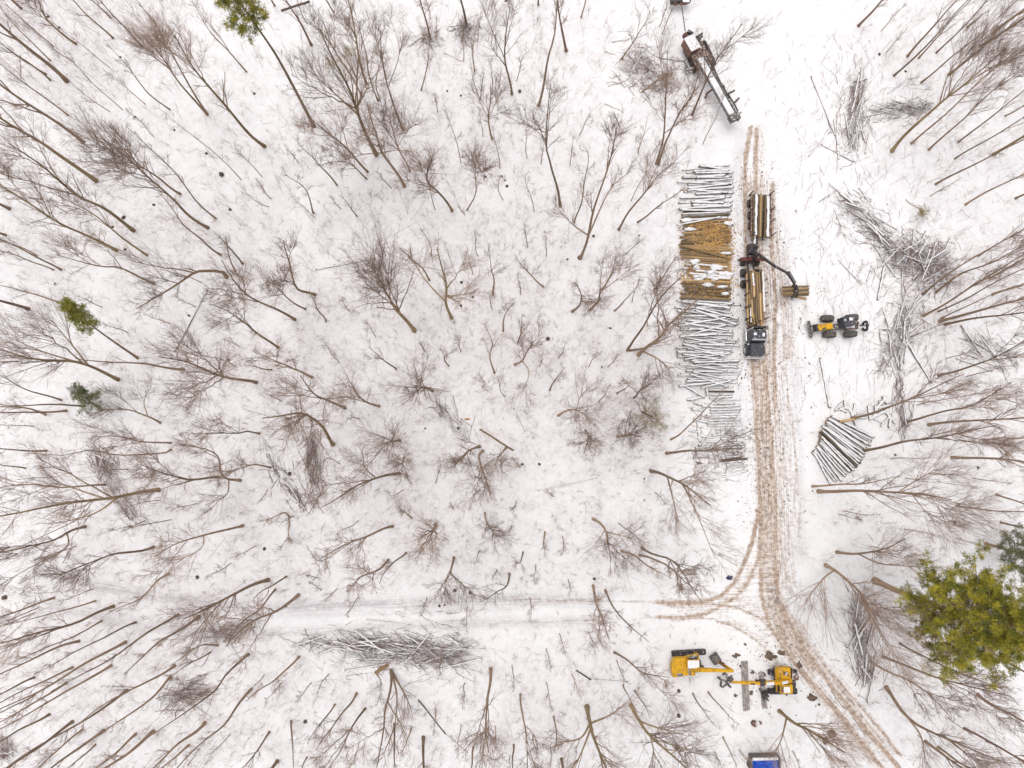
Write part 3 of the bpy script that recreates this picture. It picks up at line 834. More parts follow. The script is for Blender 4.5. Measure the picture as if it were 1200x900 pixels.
def make_sapling(i, pts):
    rg = np.random.default_rng(5000 + i)
    tr, H, hk = lift(pts, 1.4, None)
    base = tr[0].copy(); base[2] += 0.25
    n = 8
    c = spline(tr, n) - base
    ss_ = np.linspace(0, 1, n)[:, None]; c[:, :2] += sum(rg.normal(0, 1, (1, 2)) / k_ * np.sin(PI * k_ * ss_) for k_ in (1, 2, 3)) * 0.012 * H
    s = np.linspace(0, 1, n); rad = 0.075 * (1 - 0.75 * s)
    K = Tubes(); K.add(c, rad, 5)
    b1, r1, l1 = children(rg, c[None], rad[None], 11, 0.25, lambda t: 0.20 * H * (1.15 - 0.7 * t), 36, 0.4, 5, 0.4, 0.015, 0.04)
    K.add(b1, r1, 3)
    b2, r2, l2 = children(rg, b1, r1, 4, 0.25, lambda t: l1[:, None] * 0.5, 40, 0.2, 3, 0.5, 0.010)
    K.add(b2, r2, 3)
    b3, r3, l3 = children(rg, b2, r2, 4, 0.2, lambda t: l2[:, None] * 0.6, 35, 0.2, 3, 0.5, 0.008, 0.05); K.add(b3, r3, 3)
    o = link('bare_sapling', K.mesh('bare_sapling', [MT['twig']]), None, base)
    long_ = math.dist(pts[0], pts[-1]) > 40
    return o, ('long thin bare sapling' if long_ else 'thin bare sapling'), pts[0]

tree_px = []
items, objs = [], []
for i, line in enumerate([l for l in TREES.strip().split('\n') if l.strip()]):
    a = parse(line)
    o, d, b = make_tree(i, *a)
    objs.append((o, 'tree', 'bare trees of the winter wood')); items.append([d, b[0], b[1]]); tree_px.append((*b, a[1] + a[2] * 0.05))
for i, q in enumerate([x for x in SAPS.replace('\n', '').split(';') if x.strip()]):
    pts = [tuple(float(c) for c in z.split(',')) for z in q.split()]
    o, d, b = make_sapling(i, pts)
    objs.append((o, 'sapling', 'thin saplings of the winter wood')); items.append([d, b[0], b[1]]); tree_px.append((*b, 1.5))
for (o, c, g), lab in zip(objs, place_labels(items)):
    tag(o, lab, c, g)

# ------------------------------------------------------------------ conifers
def tufts(rg, centres, dirs, size, blades, width):
    """needle tufts: thin blades fanning out from each centre"""
    N = len(centres)
    c = np.repeat(centres, blades, axis=0); d = np.repeat(dirs, blades, axis=0)
    e = unit(d * 0.6 + rg.normal(0, 0.72, c.shape) + np.array([0, 0, 0.1]))
    ln = size * rg.uniform(0.55, 1.15, (len(c), 1))
    sidev = unit(np.cross(e, rg.normal(size=c.shape))) * width * rg.uniform(0.6, 1.2, (len(c), 1))
    v = np.stack([c - sidev * 0.4, c + e * ln * 0.55 - sidev, c + e * ln, c + e * ln * 0.55 + sidev], axis=1)
    return v.reshape(-1, 3), np.arange(len(c) * 4).reshape(-1, 4)

def make_conifer(name, pts, wpx, cw, cf, seed, needle, label, h=None, whorls=14, per=6, tsize=0.55, tn=7, blades=10, droop=0.05, rise=0.25, twid=0.05):
    rg = np.random.default_rng(seed)
    tr, H, hk = lift(pts, wpx, h)
    base = tr[0].copy(); base[2] += 0.25
    n = 13; c = spline(tr, n) - base
    s = np.linspace(0, 1, n); rad = wpx / PXM / 2 * 0.8 * (1 - 0.85 * s); rad[0] *= 1.3
    T = Tubes(); T.add(c, rad, 8)
    cwm = cw / (PXM * HC / (HC - 0.75 * H))
    K = T
    cen, dr = [], []
    for k in range(whorls):
        t = cf + (0.97 - cf) * (k + 0.5) / whorls
        prof = math.sin(min(1, (t - cf) / (1 - cf) * 1.1 + 0.28) * PI * 0.92) ** 0.7 if cf < 0.97 else 1
        f = t * (n - 1); i = min(int(f), n - 2); p0 = c[i] + (c[i + 1] - c[i]) * (f - i)
        a0 = rg.uniform(0, 6.28)
        for q in range(per):
            a = a0 + q * 2 * PI / per + rg.normal(0, 0.25)
            ln = cwm * max(prof, 0.25) * rg.uniform(0.6, 1.12)
            ss = np.linspace(0, 1, 6)
            lb = p0 + np.stack([np.cos(a) * ln * ss, np.sin(a) * ln * ss, ln * (rise * ss ** 1.5 - droop * ss)], axis=1)
            lb[1:] += rg.normal(0, 0.04 * ln, (5, 3)) * np.array([1, 1, 0.5])
            lr = np.maximum(0.06 * (1 - 0.8 * ss) * ln / 4, 0.015)
            K.add(lb, lr, 4)
            b2, r2, l2 = children(rg, lb[None], lr[None], max(3, int(ln * 2.1)), 0.22, lambda t: 0.16 * ln + 0.5 * (1 - t), 50, 0.1, 4, 0.5, 0.012)
            b2[:, :, 2] = b2[:, :1, 2] + (b2[:, :, 2] - b2[:, :1, 2]) * 0.6
            K.add(b2, r2, 3)
            for bb in list(b2) + [lb]:
                m = max(4, int(tn * 2.6))
                tt = rg.uniform(0.35, 1.0, m) * (len(bb) - 1); ii = np.minimum(tt.astype(int), len(bb) - 2)
                pp = bb[ii] + (bb[ii + 1] - bb[ii]) * (tt - ii)[:, None]
                cen.append(pp + rg.normal(0, 0.17, pp.shape)); dr.append(unit(bb[ii + 1] - bb[ii]))
    v, q = tufts(rg, np.concatenate(cen), np.concatenate(dr), tsize * 0.8, blades - 2, twid * 0.55)
    root = empty(name, base)
    link('trunk', T.mesh('trunk', [MT['bark']]), root)
    link('crown', mesh_np('crown', v, q, [needle], smooth=False), root)
    tag(root, label, 'tree')
    return root

big = make_conifer('pine_tree', [(1025, 680), (1060, 696), (1115, 715), (1245, 752)], 9, 80, 0.45, 11, MT['pine_needle'],
    'tall yellow-green pine with a broad ragged crown, the largest evergreen in the photo', h=33, whorls=19, per=7, tsize=0.46, tn=6, blades=10, twid=0.045)
make_conifer('pine_tree', [(1155, 637), (1200, 649), (1300, 668)], 4.5, 34, 0.22, 12, MT['dark_needle'],
    'dark blue-green pine standing close above the big yellow-green pine', whorls=13, per=5, tn=4, blades=8, twid=0.05)
make_conifer('pine_tree', [(368, 148), (343, 100), (322, 62), (300, 30), (236, -62)], 5.2, 30, 0.66, 13, MT['pine_needle'],
    'bare-stemmed pine whose green top is cut by the upper edge of the photo', whorls=11, per=5, tn=4, blades=8, twid=0.05)
make_conifer('young_conifer', [(162, 420), (130, 398), (95, 372), (72, 352)], 3.8, 15, 0.64, 14, MT['young_needle'],
    'slender young conifer with a small bright green top above a bare stem', whorls=7, per=6, tsize=0.42, tn=4, blades=8, twid=0.045)
make_conifer('young_conifer', [(112, 476), (98, 464), (86, 454)], 2.6, 17, 0.12, 15, MT['dark_needle'],
    'small dark green conifer below the young bright green one', h=9, whorls=6, per=5, tsize=0.45, tn=3, blades=8, twid=0.045)
make_conifer('evergreen_bush', [(752, 482), (764, 489), (772, 494)], 3.0, 30, 0.1, 16, MT['olive_leaf'],
    'small olive-coloured evergreen bush beside the lower end of the log deck', h=5, whorls=5, per=6, tsize=0.40, tn=2, blades=6, twid=0.03)
for k, (u, v, cwp, lab) in enumerate([(392, 76, 16, 'brownish leafy clump of evergreen among bare trees near the upper edge'), (412, 64, 11, 'smaller brown-green clump of evergreen touching a tree near the upper edge'),
                                     (1083, 252, 7, 'tiny olive evergreen seedling alone in the snow above the tangled brush heap')]):
    make_conifer('evergreen_bush', [(u, v), (u - 3, v - 4), (u - 5, v - 7)], 2.0, cwp, 0.1, 60 + k, MT['olive_leaf'], lab, h=3.5, whorls=4, per=5, tsize=0.3, tn=2, blades=5, twid=0.022)
# ------------------------------------------------------------------ ground
def poly_dist(X, Y, pl):
    """distance from every point to a polyline (world metres)"""
    D = np.full(X.shape, 1e9)
    for a, b in zip(pl[:-1], pl[1:]):
        d = b - a; t = np.clip(((X - a[0]) * d[0] + (Y - a[1]) * d[1]) / (d @ d), 0, 1)
        D = np.minimum(D, np.hypot(X - a[0] - d[0] * t, Y - a[1] - d[1] * t))
    return D
def pxl(s): return [P(*[float(c) for c in q.split(',')])[:2] for q in s.split()]

TB = np.array([[*P(u, v)[:2], w] for u, v, w in tree_px])
CLEAR = [(pxl('870,130 880,300 890,450 900,600 910,720 960,800'), 7), (pxl('330,722 500,716 700,715 850,712'), 3.5), (pxl('930,60 950,200 970,380 950,520'), 7), (pxl('835,180 835,560'), 5)]
def litter(X, Y):
    """how much fallen twig and leaf litter the trees around have dropped on the snow"""
    L = np.zeros(X.shape)
    for x, y, w in TB:
        k = 1.22   # crowns reach outward
        L += np.minimum(w, 6) * np.exp(-((X - x * k) ** 2 + (Y - y * k) ** 2) / 42.0)
        L += 0.6 * np.minimum(w, 6) * np.exp(-((X - x) ** 2 + (Y - y) ** 2) / 60.0)
    L = 0.95 * (1 - np.exp(-L / 24.0))
    R = np.hypot(X, Y)
    L = np.maximum(L, np.clip((R - 62) / 30, 0, 0.9) * (X < 25))
    for pl, wd in CLEAR:
        L *= 1 - 0.75 * np.exp(-(poly_dist(X, Y, pl) / wd) ** 2)
    return np.maximum(L, 0.06)

def axis(lo, hi, step):
    a = list(np.arange(lo, hi + 1e-6, step)); g = step
    left, right = [], []
    x = lo
    while x > -1300: g *= 1.35; x -= g; left.append(x)
    g = step; x = hi
    while x < 1300: g *= 1.35; x += g; right.append(x)
    return np.array(left[::-1] + a + right)
def sheet(name, X, Y, Z, m, attrs=None, uv=None):
    n0, n1 = X.shape
    v = np.stack([X, Y, Z], axis=-1).reshape(-1, 3)
    i = np.arange(n0 - 1)[:, None] * n1 + np.arange(n1 - 1)[None]
    q = np.stack([i, i + n1, i + n1 + 1, i + 1], axis=-1).reshape(-1, 4)
    me = mesh_np(name, v, q, [m])
    if me.polygons[0].normal.z < 0: me.flip_normals()
    for k, a in (attrs or {}).items():
        at = me.attributes.new(k, 'FLOAT', 'POINT'); at.data.foreach_set('value', np.asarray(a, np.float32).ravel())
    if uv is not None:
        ul = me.uv_layers.new(name='UVMap')
        li = np.empty(len(me.loops), np.int32); me.loops.foreach_get('vertex_index', li)
        ul.data.foreach_set('uv', uv.reshape(-1, 2)[li].astype(np.float32).ravel())
    return link(name, me)

ax_, ay_ = axis(-92, 98, 0.7), axis(-64, 84, 0.7)
GX, GY = np.meshgrid(ax_, ay_, indexing='ij')
g_o = sheet('snow_ground', GX, GY, hz(GX, GY), MT['snow'], {'litter': litter(GX, GY)})
tag(g_o, 'snow-covered forest floor with twig litter under bare trees', kind='structure')

# ruts: photo pixels | half-width px | strength
RUTS = [
    ('879,150 873,190 873,240 874,300 876,360 881,420 886,480 889,540 891,600 890,650 893,700 903,735 920,762 945,795 985,840 1030,895 1060,930', 4.2, 0.90),
    ('886,152 885,200 886,300 890,380 896,440 902,500 907,560 909,610 908,655 911,700 925,730 948,768 975,805 1010,848 1045,890 1070,920', 4.4, 0.90),
    ('898,430 902,520 905,600', 2.0, 0.85), ('889,430 894,520 896,600 898,650', 2.0, 0.8),
    ('889,415 894,470 898,540 899,600 899,660 906,705 922,742 950,780', 20, 0.75),
    ('899,425 906,500 912,560 913,620 913,680', 32, 0.62),
    ('889,150 890,230 894,330', 16, 0.55),
    ('905,215 906,250 905,300 908,350 907,420 908,480', 4.5, 0.85),
    ('884,220 890,330 893,420', 25, 0.72),
    ('915,330 916,390 922,450 931,520 934,560 938,620', 4, 0.62), ('926,340 928,400 934,460 941,520', 2.5, 0.5),
    ('903,250 914,310 920,370 922,420', 15, 0.62),
    ('930,310 945,330 950,420 940,520', 20, 0.42),
    ('925,725 960,778 1000,828 1040,882', 17, 0.63), ('935,740 970,785 1015,835 1055,885', 3, 0.8), ('915,745 950,795 995,848', 2.5, 0.8),
    ('912,745 942,788 985,842 1022,890', 13, 0.65),
    ('770,706 800,707 828,705 846,698 860,684 872,662 882,632 888,598', 3.6, 0.92),
    ('770,723 800,724 826,720 846,710 862,700 876,684 887,660 893,630', 3.4, 0.85),
    ('785,707 805,707 828,705', 7, 0.72), ('788,724 806,724 822,722', 6, 0.68),
    ('800,709 838,708 866,713 890,724 908,742 930,772', 2.8, 0.78),
    ('806,723 838,726 862,735 886,750 908,772 926,796', 2.6, 0.72),
    ('800,716 830,714 850,712', 12, 0.55), ('850,705 868,690 884,665', 16, 0.58), ('855,700 875,708 892,718 905,738', 22, 0.55), ('845,722 870,735 895,752', 13, 0.5),
    ('600,702 650,704 690,704 712,703 730,704 770,706', 2.4, 0.62),
    ('600,728 690,727 735,727 770,723', 2.6, 0.5),
    ('930,640 935,700 950,740', 3, 0.42),
    ('892,752 905,775 920,800', 16, 0.55), ('850,770 870,785 900,812', 14, 0.45),
]
RUTW = [(pxl(s), hw / PXM, st) for s, hw, st in RUTS]
BLOBS = [(897, 533, 9, 0.5), (906, 690, 4, 0.9), (910, 703, 4.5, 0.9), (898, 533, 5, 0.5), (935, 330, 16, 0.3), (905, 775, 14, 0.45), (872, 785, 10, 0.35), (955, 818, 12, 0.4), (885, 815, 22, 0.25), (940, 760, 20, 0.4), (868, 655, 6, 0.5), (935, 250, 25, 0.12), (887, 200, 10, 0.4)]
DIRT = [(906, 690, 3.5, 0.85), (910, 703, 4, 0.9), (905, 657, 2, 0.8), (898, 533, 6, 0.55), (938, 780, 3, 0.7), (904, 630, 1.8, 0.7), (893, 645, 1.8, 0.6), (913, 675, 2, 0.6), (715, 703, 5, 0.9), (745, 703, 4, 0.9), (728, 703, 4, 0.8)]
def mud(X, Y):
    F = np.zeros(X.shape)
    for pl, w, st in RUTW:
        F = np.maximum(F, st * np.exp(-(poly_dist(X, Y, pl) / w) ** 2 * 0.8))
    for u, v, r, st in BLOBS:
        c = P(u, v); F = np.maximum(F, st * np.exp(-((X - c[0]) ** 2 + (Y - c[1]) ** 2) / (r / PXM) ** 2))
    return F
def dirt(X, Y):
    F = np.zeros(X.shape)
    for u, v, r, st in DIRT:
        c = P(u, v); F = np.maximum(F, st * np.exp(-((X - c[0]) ** 2 + (Y - c[1]) ** 2) / (r / PXM) ** 2))
    return F
FAINT = [(pxl('60,672 130,690 210,704 300,713 400,709 500,706 600,703 700,704'), .8, 1.1), (pxl('60,712 140,728 220,740 300,745 400,738 500,733 600,729 700,728'), .7, .8), (pxl('300,722 450,718 600,714'), .4, .5), (pxl('920,300 935,420 945,520 940,640'), 2.2, .5), (pxl('868,160 862,300 866,420 872,540'), 1.2, .4), (pxl('940,260 960,330 985,400'), 3, .4)]
def strip(name, path, left, right, lift_, du=0.22, dv=0.45, fade=True):
    c3 = spline([(*p, 0) for p in pxl(path)], 60); L = np.r_[0, np.cumsum(np.linalg.norm(np.diff(c3, axis=0), axis=1))]
    vv = np.arange(0, L[-1], dv); cx, cy = np.interp(vv, L, c3[:, 0]), np.interp(vv, L, c3[:, 1])
    tx, ty = np.gradient(cx), np.gradient(cy); k = np.hypot(tx, ty); tx /= k; ty /= k
    uu = np.arange(-left, right, du)
    X = cx[:, None] + ty[:, None] * uu; Y = cy[:, None] - tx[:, None] * uu
    uv = np.stack([np.broadcast_to(uu, X.shape), np.broadcast_to(vv[:, None], X.shape)], axis=-1)
    edge = np.clip(np.minimum(uu + left, right - uu) / 0.9, 0, 1)[None] * np.clip(np.minimum(vv, vv[-1] - vv) / 1.5, 0, 1)[:, None]
    if not fade: edge = np.ones(X.shape)
    Mu = mud(X, Y) * edge
    Z = hz(X, Y) + lift_ + 0.02 * edge
    Li = litter(X, Y)
    Tr = np.zeros(X.shape)
    for pl, w_, k_ in FAINT: Tr = np.maximum(Tr, edge * k_ * np.exp(-(poly_dist(X, Y, pl) / w_) ** 2))
    return sheet(name, X, Y, Z, MT['road'], {'litter': Li, 'mud': Mu, 'dirt': dirt(X, Y), 'trace': Tr}, uv)
tag(strip('forest_track', '40,690 120,702 200,718 300,728 400,722 500,717 600,714 700,714 800,714 860,712 905,722', 4.2, 4.2, 0.010), 'snowed-over wheel track between the trees', kind='structure')
tag(strip('machine_yard', '900,745 880,780 875,830 880,880', 12, 9, 0.016), 'churned snow around the excavators', kind='structure')
tag(strip('logging_road', '878,136 884,230 889,330 894,420 899,520 901,600 902,650 909,705 932,752 965,800 1010,852 1062,915', 5.5, 8.5, 0.024), 'muddy logging road with brown wheel ruts in snow', kind='structure')

tag(strip('road_junction', '772,714 840,714 906,714', 8.0, 8.0, 0.036, dv=0.22, fade=False), 'muddy fork where the snow track meets the logging road', kind='structure')

# ------------------------------------------------------------------ stuff that nobody could count
rg = np.random.default_rng(77)
def scatter(n, thr=0.0, box=(-95, 100, -62, 82)):
    out = []
    while len(out) < n:
        X = rg.uniform(box[0], box[1], 4000); Y = rg.uniform(box[2], box[3], 4000)
        W = litter(X, Y); keep = rg.random(4000) < np.clip(W - thr, 0, 1)
        out += list(zip(X[keep], Y[keep]))
    return np.array(out[:n])
K = Tubes()
q = scatter(7000, 0.02); n = len(q)
a = rg.uniform(0, PI, n); ln = rg.gamma(2.0, 0.30, n) + 0.2
z0 = hz(q[:, 0], q[:, 1])
s = np.linspace(-.5, .5, 4)
pts = np.stack([q[:, 0, None] + np.cos(a)[:, None] * ln[:, None] * s, q[:, 1, None] + np.sin(a)[:, None] * ln[:, None] * s, z0[:, None] + 0.03 + 0 * s], axis=-1)
pts += rg.normal(0, 0.022, pts.shape) * np.array([1, 1, 0.3])
K.add(pts, np.repeat(rg.uniform(0.007, 0.02, n)[:, None], 4, 1), 3)
tag(link('twig_litter', K.mesh('twig_litter', [MT['pale_twig']])), 'fallen twigs scattered over the snow', kind='stuff')
n = 800     # limbs and twigs dropped over the clearing
u = np.where(rg.random(n) < .7, rg.normal(975, 38, n), rg.normal(1090, 40, n)); v = rg.uniform(40, 480, n)
q = np.array([P(a_, b_, 0) for a_, b_ in zip(u, v)]); a = rg.normal(1.5, 0.5, n); ln = rg.gamma(2.2, 0.6, n) + .3; z0 = hz(q[:, 0], q[:, 1]); s = np.linspace(-.5, .5, 4)
pts = np.stack([q[:, 0, None] + np.cos(a)[:, None] * ln[:, None] * s, q[:, 1, None] + np.sin(a)[:, None] * ln[:, None] * s, z0[:, None] + 0.05 + 0 * s], axis=-1)
pts += rg.normal(0, 0.05, pts.shape) * np.array([1, 1, 0.3])
K = Tubes(); K.add(pts, np.repeat(rg.uniform(0.006, 0.021, n)[:, None], 4, 1), 3)
b1, r1, l1 = children(rg, pts, np.full((n, 4), .012), 4, 0.1, lambda t: ln[:, None] * .5, 28, 0.0, 3, 0.6, 0.006, 0.0); K.add(b1, r1, 3)
tag(link('slash_litter', K.mesh('slash_litter', [MT['pale_twig']])), 'limbs and twigs dropped over the clearing', kind='stuff')
K = Tubes()
q = scatter(7600, 0.02); n = len(q)
z0 = hz(q[:, 0], q[:, 1]); hh = rg.gamma(3, 0.75, n) + 0.5
lean = rg.normal(0, 0.16, (n, 2)) * hh[:, None]
s = np.linspace(0, 1, 5)
pts = np.stack([q[:, 0, None] + lean[:, 0, None] * s ** 1.5, q[:, 1, None] + lean[:, 1, None] * s ** 1.5, z0[:, None] - 0.05 + hh[:, None] * s], axis=-1)
rad = np.repeat(rg.uniform(0.010, 0.024, n)[:, None], 5, 1) * (1 - 0.6 * s)
K.add(pts, rad, 3)
b1, r1, l1 = children(rg, pts, rad, 6, 0.2, lambda t: hh[:, None] * 0.5 * (1.1 - 0.6 * t), 34, 0.3, 3, 0.7, 0.009, 0.0)
K.add(b1, r1, 3)
b2, r2, l2 = children(rg, b1, r1, 4, 0.2, lambda t: l1[:, None] * 0.6, 32, 0.15, 3, 0.7, 0.006, 0.0)
K.add(b2, r2, 3)
tag(link('undergrowth', K.mesh('undergrowth', [MT['twig']])), 'low leafless undergrowth sticking out of the snow', kind='stuff')

# ------------------------------------------------------------------ logs
def log_meshes(k):
    rgl = np.random.default_rng(300 + k)
    nr, ns = 7, 12
    x = np.linspace(-.5, .5, nr); a = np.arange(ns) * 2 * PI / ns
    r = 0.5 * (1.06 - 0.14 * (x + .5)) + rgl.normal(0, 0.018, nr)
    oy, oz = rgl.normal(0, 0.05, nr), rgl.normal(0, 0.03, nr)
    v = np.stack([np.repeat(x, ns), (oy[:, None] + r[:, None] * np.cos(a)).ravel(), (oz[:, None] + r[:, None] * np.sin(a)).ravel()], axis=1)
    me = bpy.data.meshes.new('log'); f = []
    for j in range(nr - 1):
        for i in range(ns): f.append((j * ns + i, j * ns + (i + 1) % ns, (j + 1) * ns + (i + 1) % ns, (j + 1) * ns + i))
    f += [tuple(range(ns)), tuple((nr - 1) * ns + i for i in range(ns - 1, -1, -1))]
    me.from_pydata([tuple(map(float, p)) for p in v], [], [tuple(int(c) for c in p) for p in f])
    me.polygons.foreach_set('use_smooth', [True] * (len(f) - 2) + [False] * 2)
    me.polygons.foreach_set('material_index', [0] * (len(f) - 2) + [1] * 2)
    import bmesh
    bm = bmesh.new(); bm.from_mesh(me); bmesh.ops.recalc_face_normals(bm, faces=bm.faces); bm.to_mesh(me); bm.free()
    # snow lying along the top
    nx, na = 15, 7
    xs = np.linspace(-.485, .485, nx); V = []
    lo, hi = 36 + rgl.normal(0, 13, nx), 144 + rgl.normal(0, 13, nx)
    for j in range(nx):
        rr, yy, zz = np.interp(xs[j], x, r), np.interp(xs[j], x, oy), np.interp(xs[j], x, oz)
        hgt = 0.0 if j in (0, nx - 1) else 0.17 + rgl.normal(0, 0.05)
        for i in range(na):
            t = math.radians(lo[j] + (hi[j] - lo[j]) * i / (na - 1)); e = rr * 0.99 + hgt * math.sin(PI * i / (na - 1)) ** 0.7
            V.append((xs[j], yy + e * math.cos(t), zz + e * math.sin(t)))
    Q = [(j * na + i, (j + 1) * na + i, (j + 1) * na + i + 1, j * na + i + 1) for j in range(nx - 1) for i in range(na - 1)]
    ms = mesh_np('snow_cap', np.array(V), np.array(Q), [MT['cap_snow']])
    if ms.polygons[len(Q) // 2].normal.z < 0: ms.flip_normals()
    return me, ms
LOGM = [log_meshes(k) for k in range(6)]
LOGV = {}
def log_variant(k, m):
    if (k, m) not in LOGV:
        c = LOGM[k][0].copy(); c.materials.append(MT[m]); c.materials.append(MT['cut_wood']); LOGV[(k, m)] = c
    return LOGV[(k, m)]
rl = random.Random(5)
def place_log(A, B, d, m, snow, label, group, name='log'):
    A, B = Vector([float(c) for c in A]), Vector([float(c) for c in B])
    if rl.random() < .5: A, B = B, A
    k = rl.randrange(6)
    o = link(name, log_variant(k, m)); o.location = (A + B) / 2
    dv = B - A
    o.rotation_euler = (0, -math.atan2(dv.z, math.hypot(dv.x, dv.y)), math.atan2(dv.y, dv.x)); o.scale = (dv.length, d, d)
    if snow: link('snow_cap', LOGM[k][1], o)
    tag(o, label, 'log', group)
    return o
J = lambda s: rl.uniform(-s, s)
# upper snowy section of the roadside deck
SN1 = ('snow-covered log in the upper snowy rows of the roadside deck', 'snow-covered logs above the fresh brown pile')
for layer in range(2):
    y = 194.0 + layer * 2.2; z = 0.22 + layer * 0.36
    while y < 247:
        w_ = min(1, (y - 180) / 25)
        tw = J(3); place_log(P(803 + 20 * (1 - w_) + J(13), y + tw + J(1), z), P(854 - 10 * (1 - w_) + J(6), y - tw + J(1), z + J(.08)), rl.uniform(.20, .40), 'log_bark', True, *SN1)
        y += rl.uniform(2.4, 3.9)
# fresh brown section
y = 248.0
BR = {'b': ('bare brown log in the fresh uncovered part of the roadside deck', 'brown logs of the fresh pile'), 'p': ('pale peeled log in the middle of the fresh roadside pile', 'peeled logs of the fresh pile'),
      's': ('brown log under patches of snow in the fresh roadside pile', 'half-snowed logs of the fresh pile')}
for layer in range(2):
    y = 248.0 + layer * 1.8; z = 0.20 + layer * 0.34
    while y < 351:
        if y < 264: m, kd, sn = rl.choice(['olive_bark', 'fresh_bark', 'log_bark']), 's', rl.random() < .5
        elif y < 286: m, kd, sn = rl.choice(['olive_bark', 'olive_bark', 'fresh_bark']), 'b', False
        elif y < 302: m, kd, sn = rl.choice(['fresh_bark', 'olive_bark']), 'b', False
        elif y < 331: m, kd, sn = rl.choice(['peeled_wood', 'fresh_bark', 'peeled_wood']), 'p', rl.random() < .34
        else: m, kd, sn = rl.choice(['olive_bark', 'olive_bark', 'log_bark']), 'b', False
        if sn: kd = 's'
        sh = 6 if 305 < y < 330 else 0
        place_log(P(804 + sh + J(8), y + J(1.3) + (1.5 if y < 285 else -1), z), P(855 + J(3), y + J(1.3) - (1.5 if y < 285 else -1.5), z), rl.uniform(.24, .40), m, sn, *BR[kd])
        y += rl.uniform(2.8, 4.0)
place_log(P(795, 287, 1.0), P(856, 303, 1.0), .24, 'fresh_bark', False, 'thin brown pole lying slantwise across the fresh roadside pile', 'slanting poles on the fresh pile')
place_log(P(793, 264, 1.0), P(845, 254, 1.0), .24, 'olive_bark', True, 'snow-dusted pole slanting over the top of the fresh roadside pile', 'slanting poles on the fresh pile top')
# messy snowy section
SN2 = ('snow-covered log in the jumbled middle rows of the roadside deck', 'snow-covered logs below the fresh brown pile')
for layer in range(3):
    y = 354.0 + layer * 1.5; z = 0.2 + layer * 0.27
    while y < 451:
        L_ = 56 if layer < 2 else rl.uniform(38, 58)
        x0 = 802 + J(12) + (y - 354) * 0.03 + (0 if layer < 2 else rl.uniform(0, 58 - L_)); t = J(2.5) if layer == 0 else J(5 if layer == 1 else 9)
        place_log(P(x0, y - t, z), P(min(x0 + L_ + J(7), 866 + J(2)), y + t, z + J(.1)), rl.uniform(.17, .33), 'log_bark', True, *SN2)
        y += (4.0, 4.3, 5.6)[layer] * rl.uniform(.75, 1.25)
# thin spaced poles
SN3 = ('thin snowy pole in the spaced lower rows of the roadside deck', 'thin snowy poles at the lower end of the deck')
y = 455.0
while y < 560:
    f = (y - 455) / 105; tl = 1.0 + max(0, (y - 505)) * 0.16
    x0 = 829 + 8 * f - (18 if y > 512 else 0) + J(6); x1 = 863 + 9 * f + J(6)
    place_log(P(x0, y + tl / 2 + J(.8), .18), P(x1, y - tl / 2 + J(.8), .18), rl.uniform(.17, .30), 'log_bark', rl.random() < .93, *SN3)
    y += (3.5 if y < 515 else 2.7) * rl.uniform(.75, 1.25)
SH = ('short snowy log end beside the spaced poles of the roadside deck', 'short snowy log ends beside the deck')
for k in range(13):
    u, v = rl.uniform(811, 830), rl.uniform(456, 512); a = rl.choice([0.1, 1.4, 0.2, -0.2]); l = rl.uniform(5, 9)
    place_log(P(u - l * math.cos(a), v - l * math.sin(a), .2), P(u + l * math.cos(a), v + l * math.sin(a), .2), rl.uniform(.25, .4), 'log_bark', True, *SH)
place_log(P(803, 452, .25), P(826, 466, .25), .3, 'log_bark', True, *SH)
# bark debris over the fresh part
n = 2400
u = rg.normal(830, 17, n); v = rg.uniform(262, 350, n); k = (u > 795) & (u < 866)
B = np.array([P(a_, b_, 0) for a_, b_ in zip(u[k], v[k])]); n = len(B)
B[:, 2] = hz(B[:, 0], B[:, 1]) + 0.05 + np.where((u[k] > 804) & (u[k] < 855), rg.uniform(0.3, 0.66, n), 0.0)
a = rg.uniform(0, PI, n); ln = rg.uniform(0.08, 0.36, n); wd = rg.uniform(0.02, 0.07, n)
ex = np.stack([np.cos(a), np.sin(a), rg.normal(0, .25, n)], 1) * ln[:, None]; ey = np.stack([-np.sin(a), np.cos(a), rg.normal(0, .3, n)], 1) * wd[:, None]
V = np.stack([B - ex - ey, B + ex - ey, B + ex + ey, B - ex + ey], 1).reshape(-1, 3)
tag(link('bark_debris', mesh_np('bark_debris', V, np.arange(len(V)).reshape(-1, 4), [MT['bark_chip']], smooth=False)), 'torn orange bark strewn over the fresh log pile', kind='stuff')
n = 7000
pick = rg.random(n)
u = np.where(pick < .4, rg.normal(892, 24, n), np.where(pick < .6, rg.normal(868, 10, n), np.where(pick < .8, rg.normal(960, 45, n), rg.normal(880, 40, n))))
v = np.where(pick < .8, rg.uniform(190, 620, n), rg.uniform(730, 850, n))
B = np.array([P(a_, b_, 0) for a_, b_ in zip(u, v)]); B = B[rg.random(n) < np.clip(mud(B[:, 0], B[:, 1]) * 1.3, 0.03, .9)]; n = len(B); B[:, 2] = hz(B[:, 0], B[:, 1]) + 0.06
a = rg.uniform(0, PI, n); ln = np.minimum(rg.gamma(1.5, 0.03, n) + .02, .16); wd = ln * rg.uniform(0.15, 0.7, n)
ex = np.stack([np.cos(a), np.sin(a), rg.normal(0, .2, n)], 1) * ln[:, None]; ey = np.stack([-np.sin(a), np.cos(a), rg.normal(0, .3, n)], 1) * wd[:, None]
V = np.stack([B - ex - ey, B + ex - ey, B + ex + ey, B - ex + ey], 1).reshape(-1, 3)
tag(link('trampled_debris', mesh_np('trampled_debris', V, np.arange(len(V)).reshape(-1, 4), [MT['soil']], smooth=False)), 'crumbs of bark and mud trodden into the snow of the landing', kind='stuff')
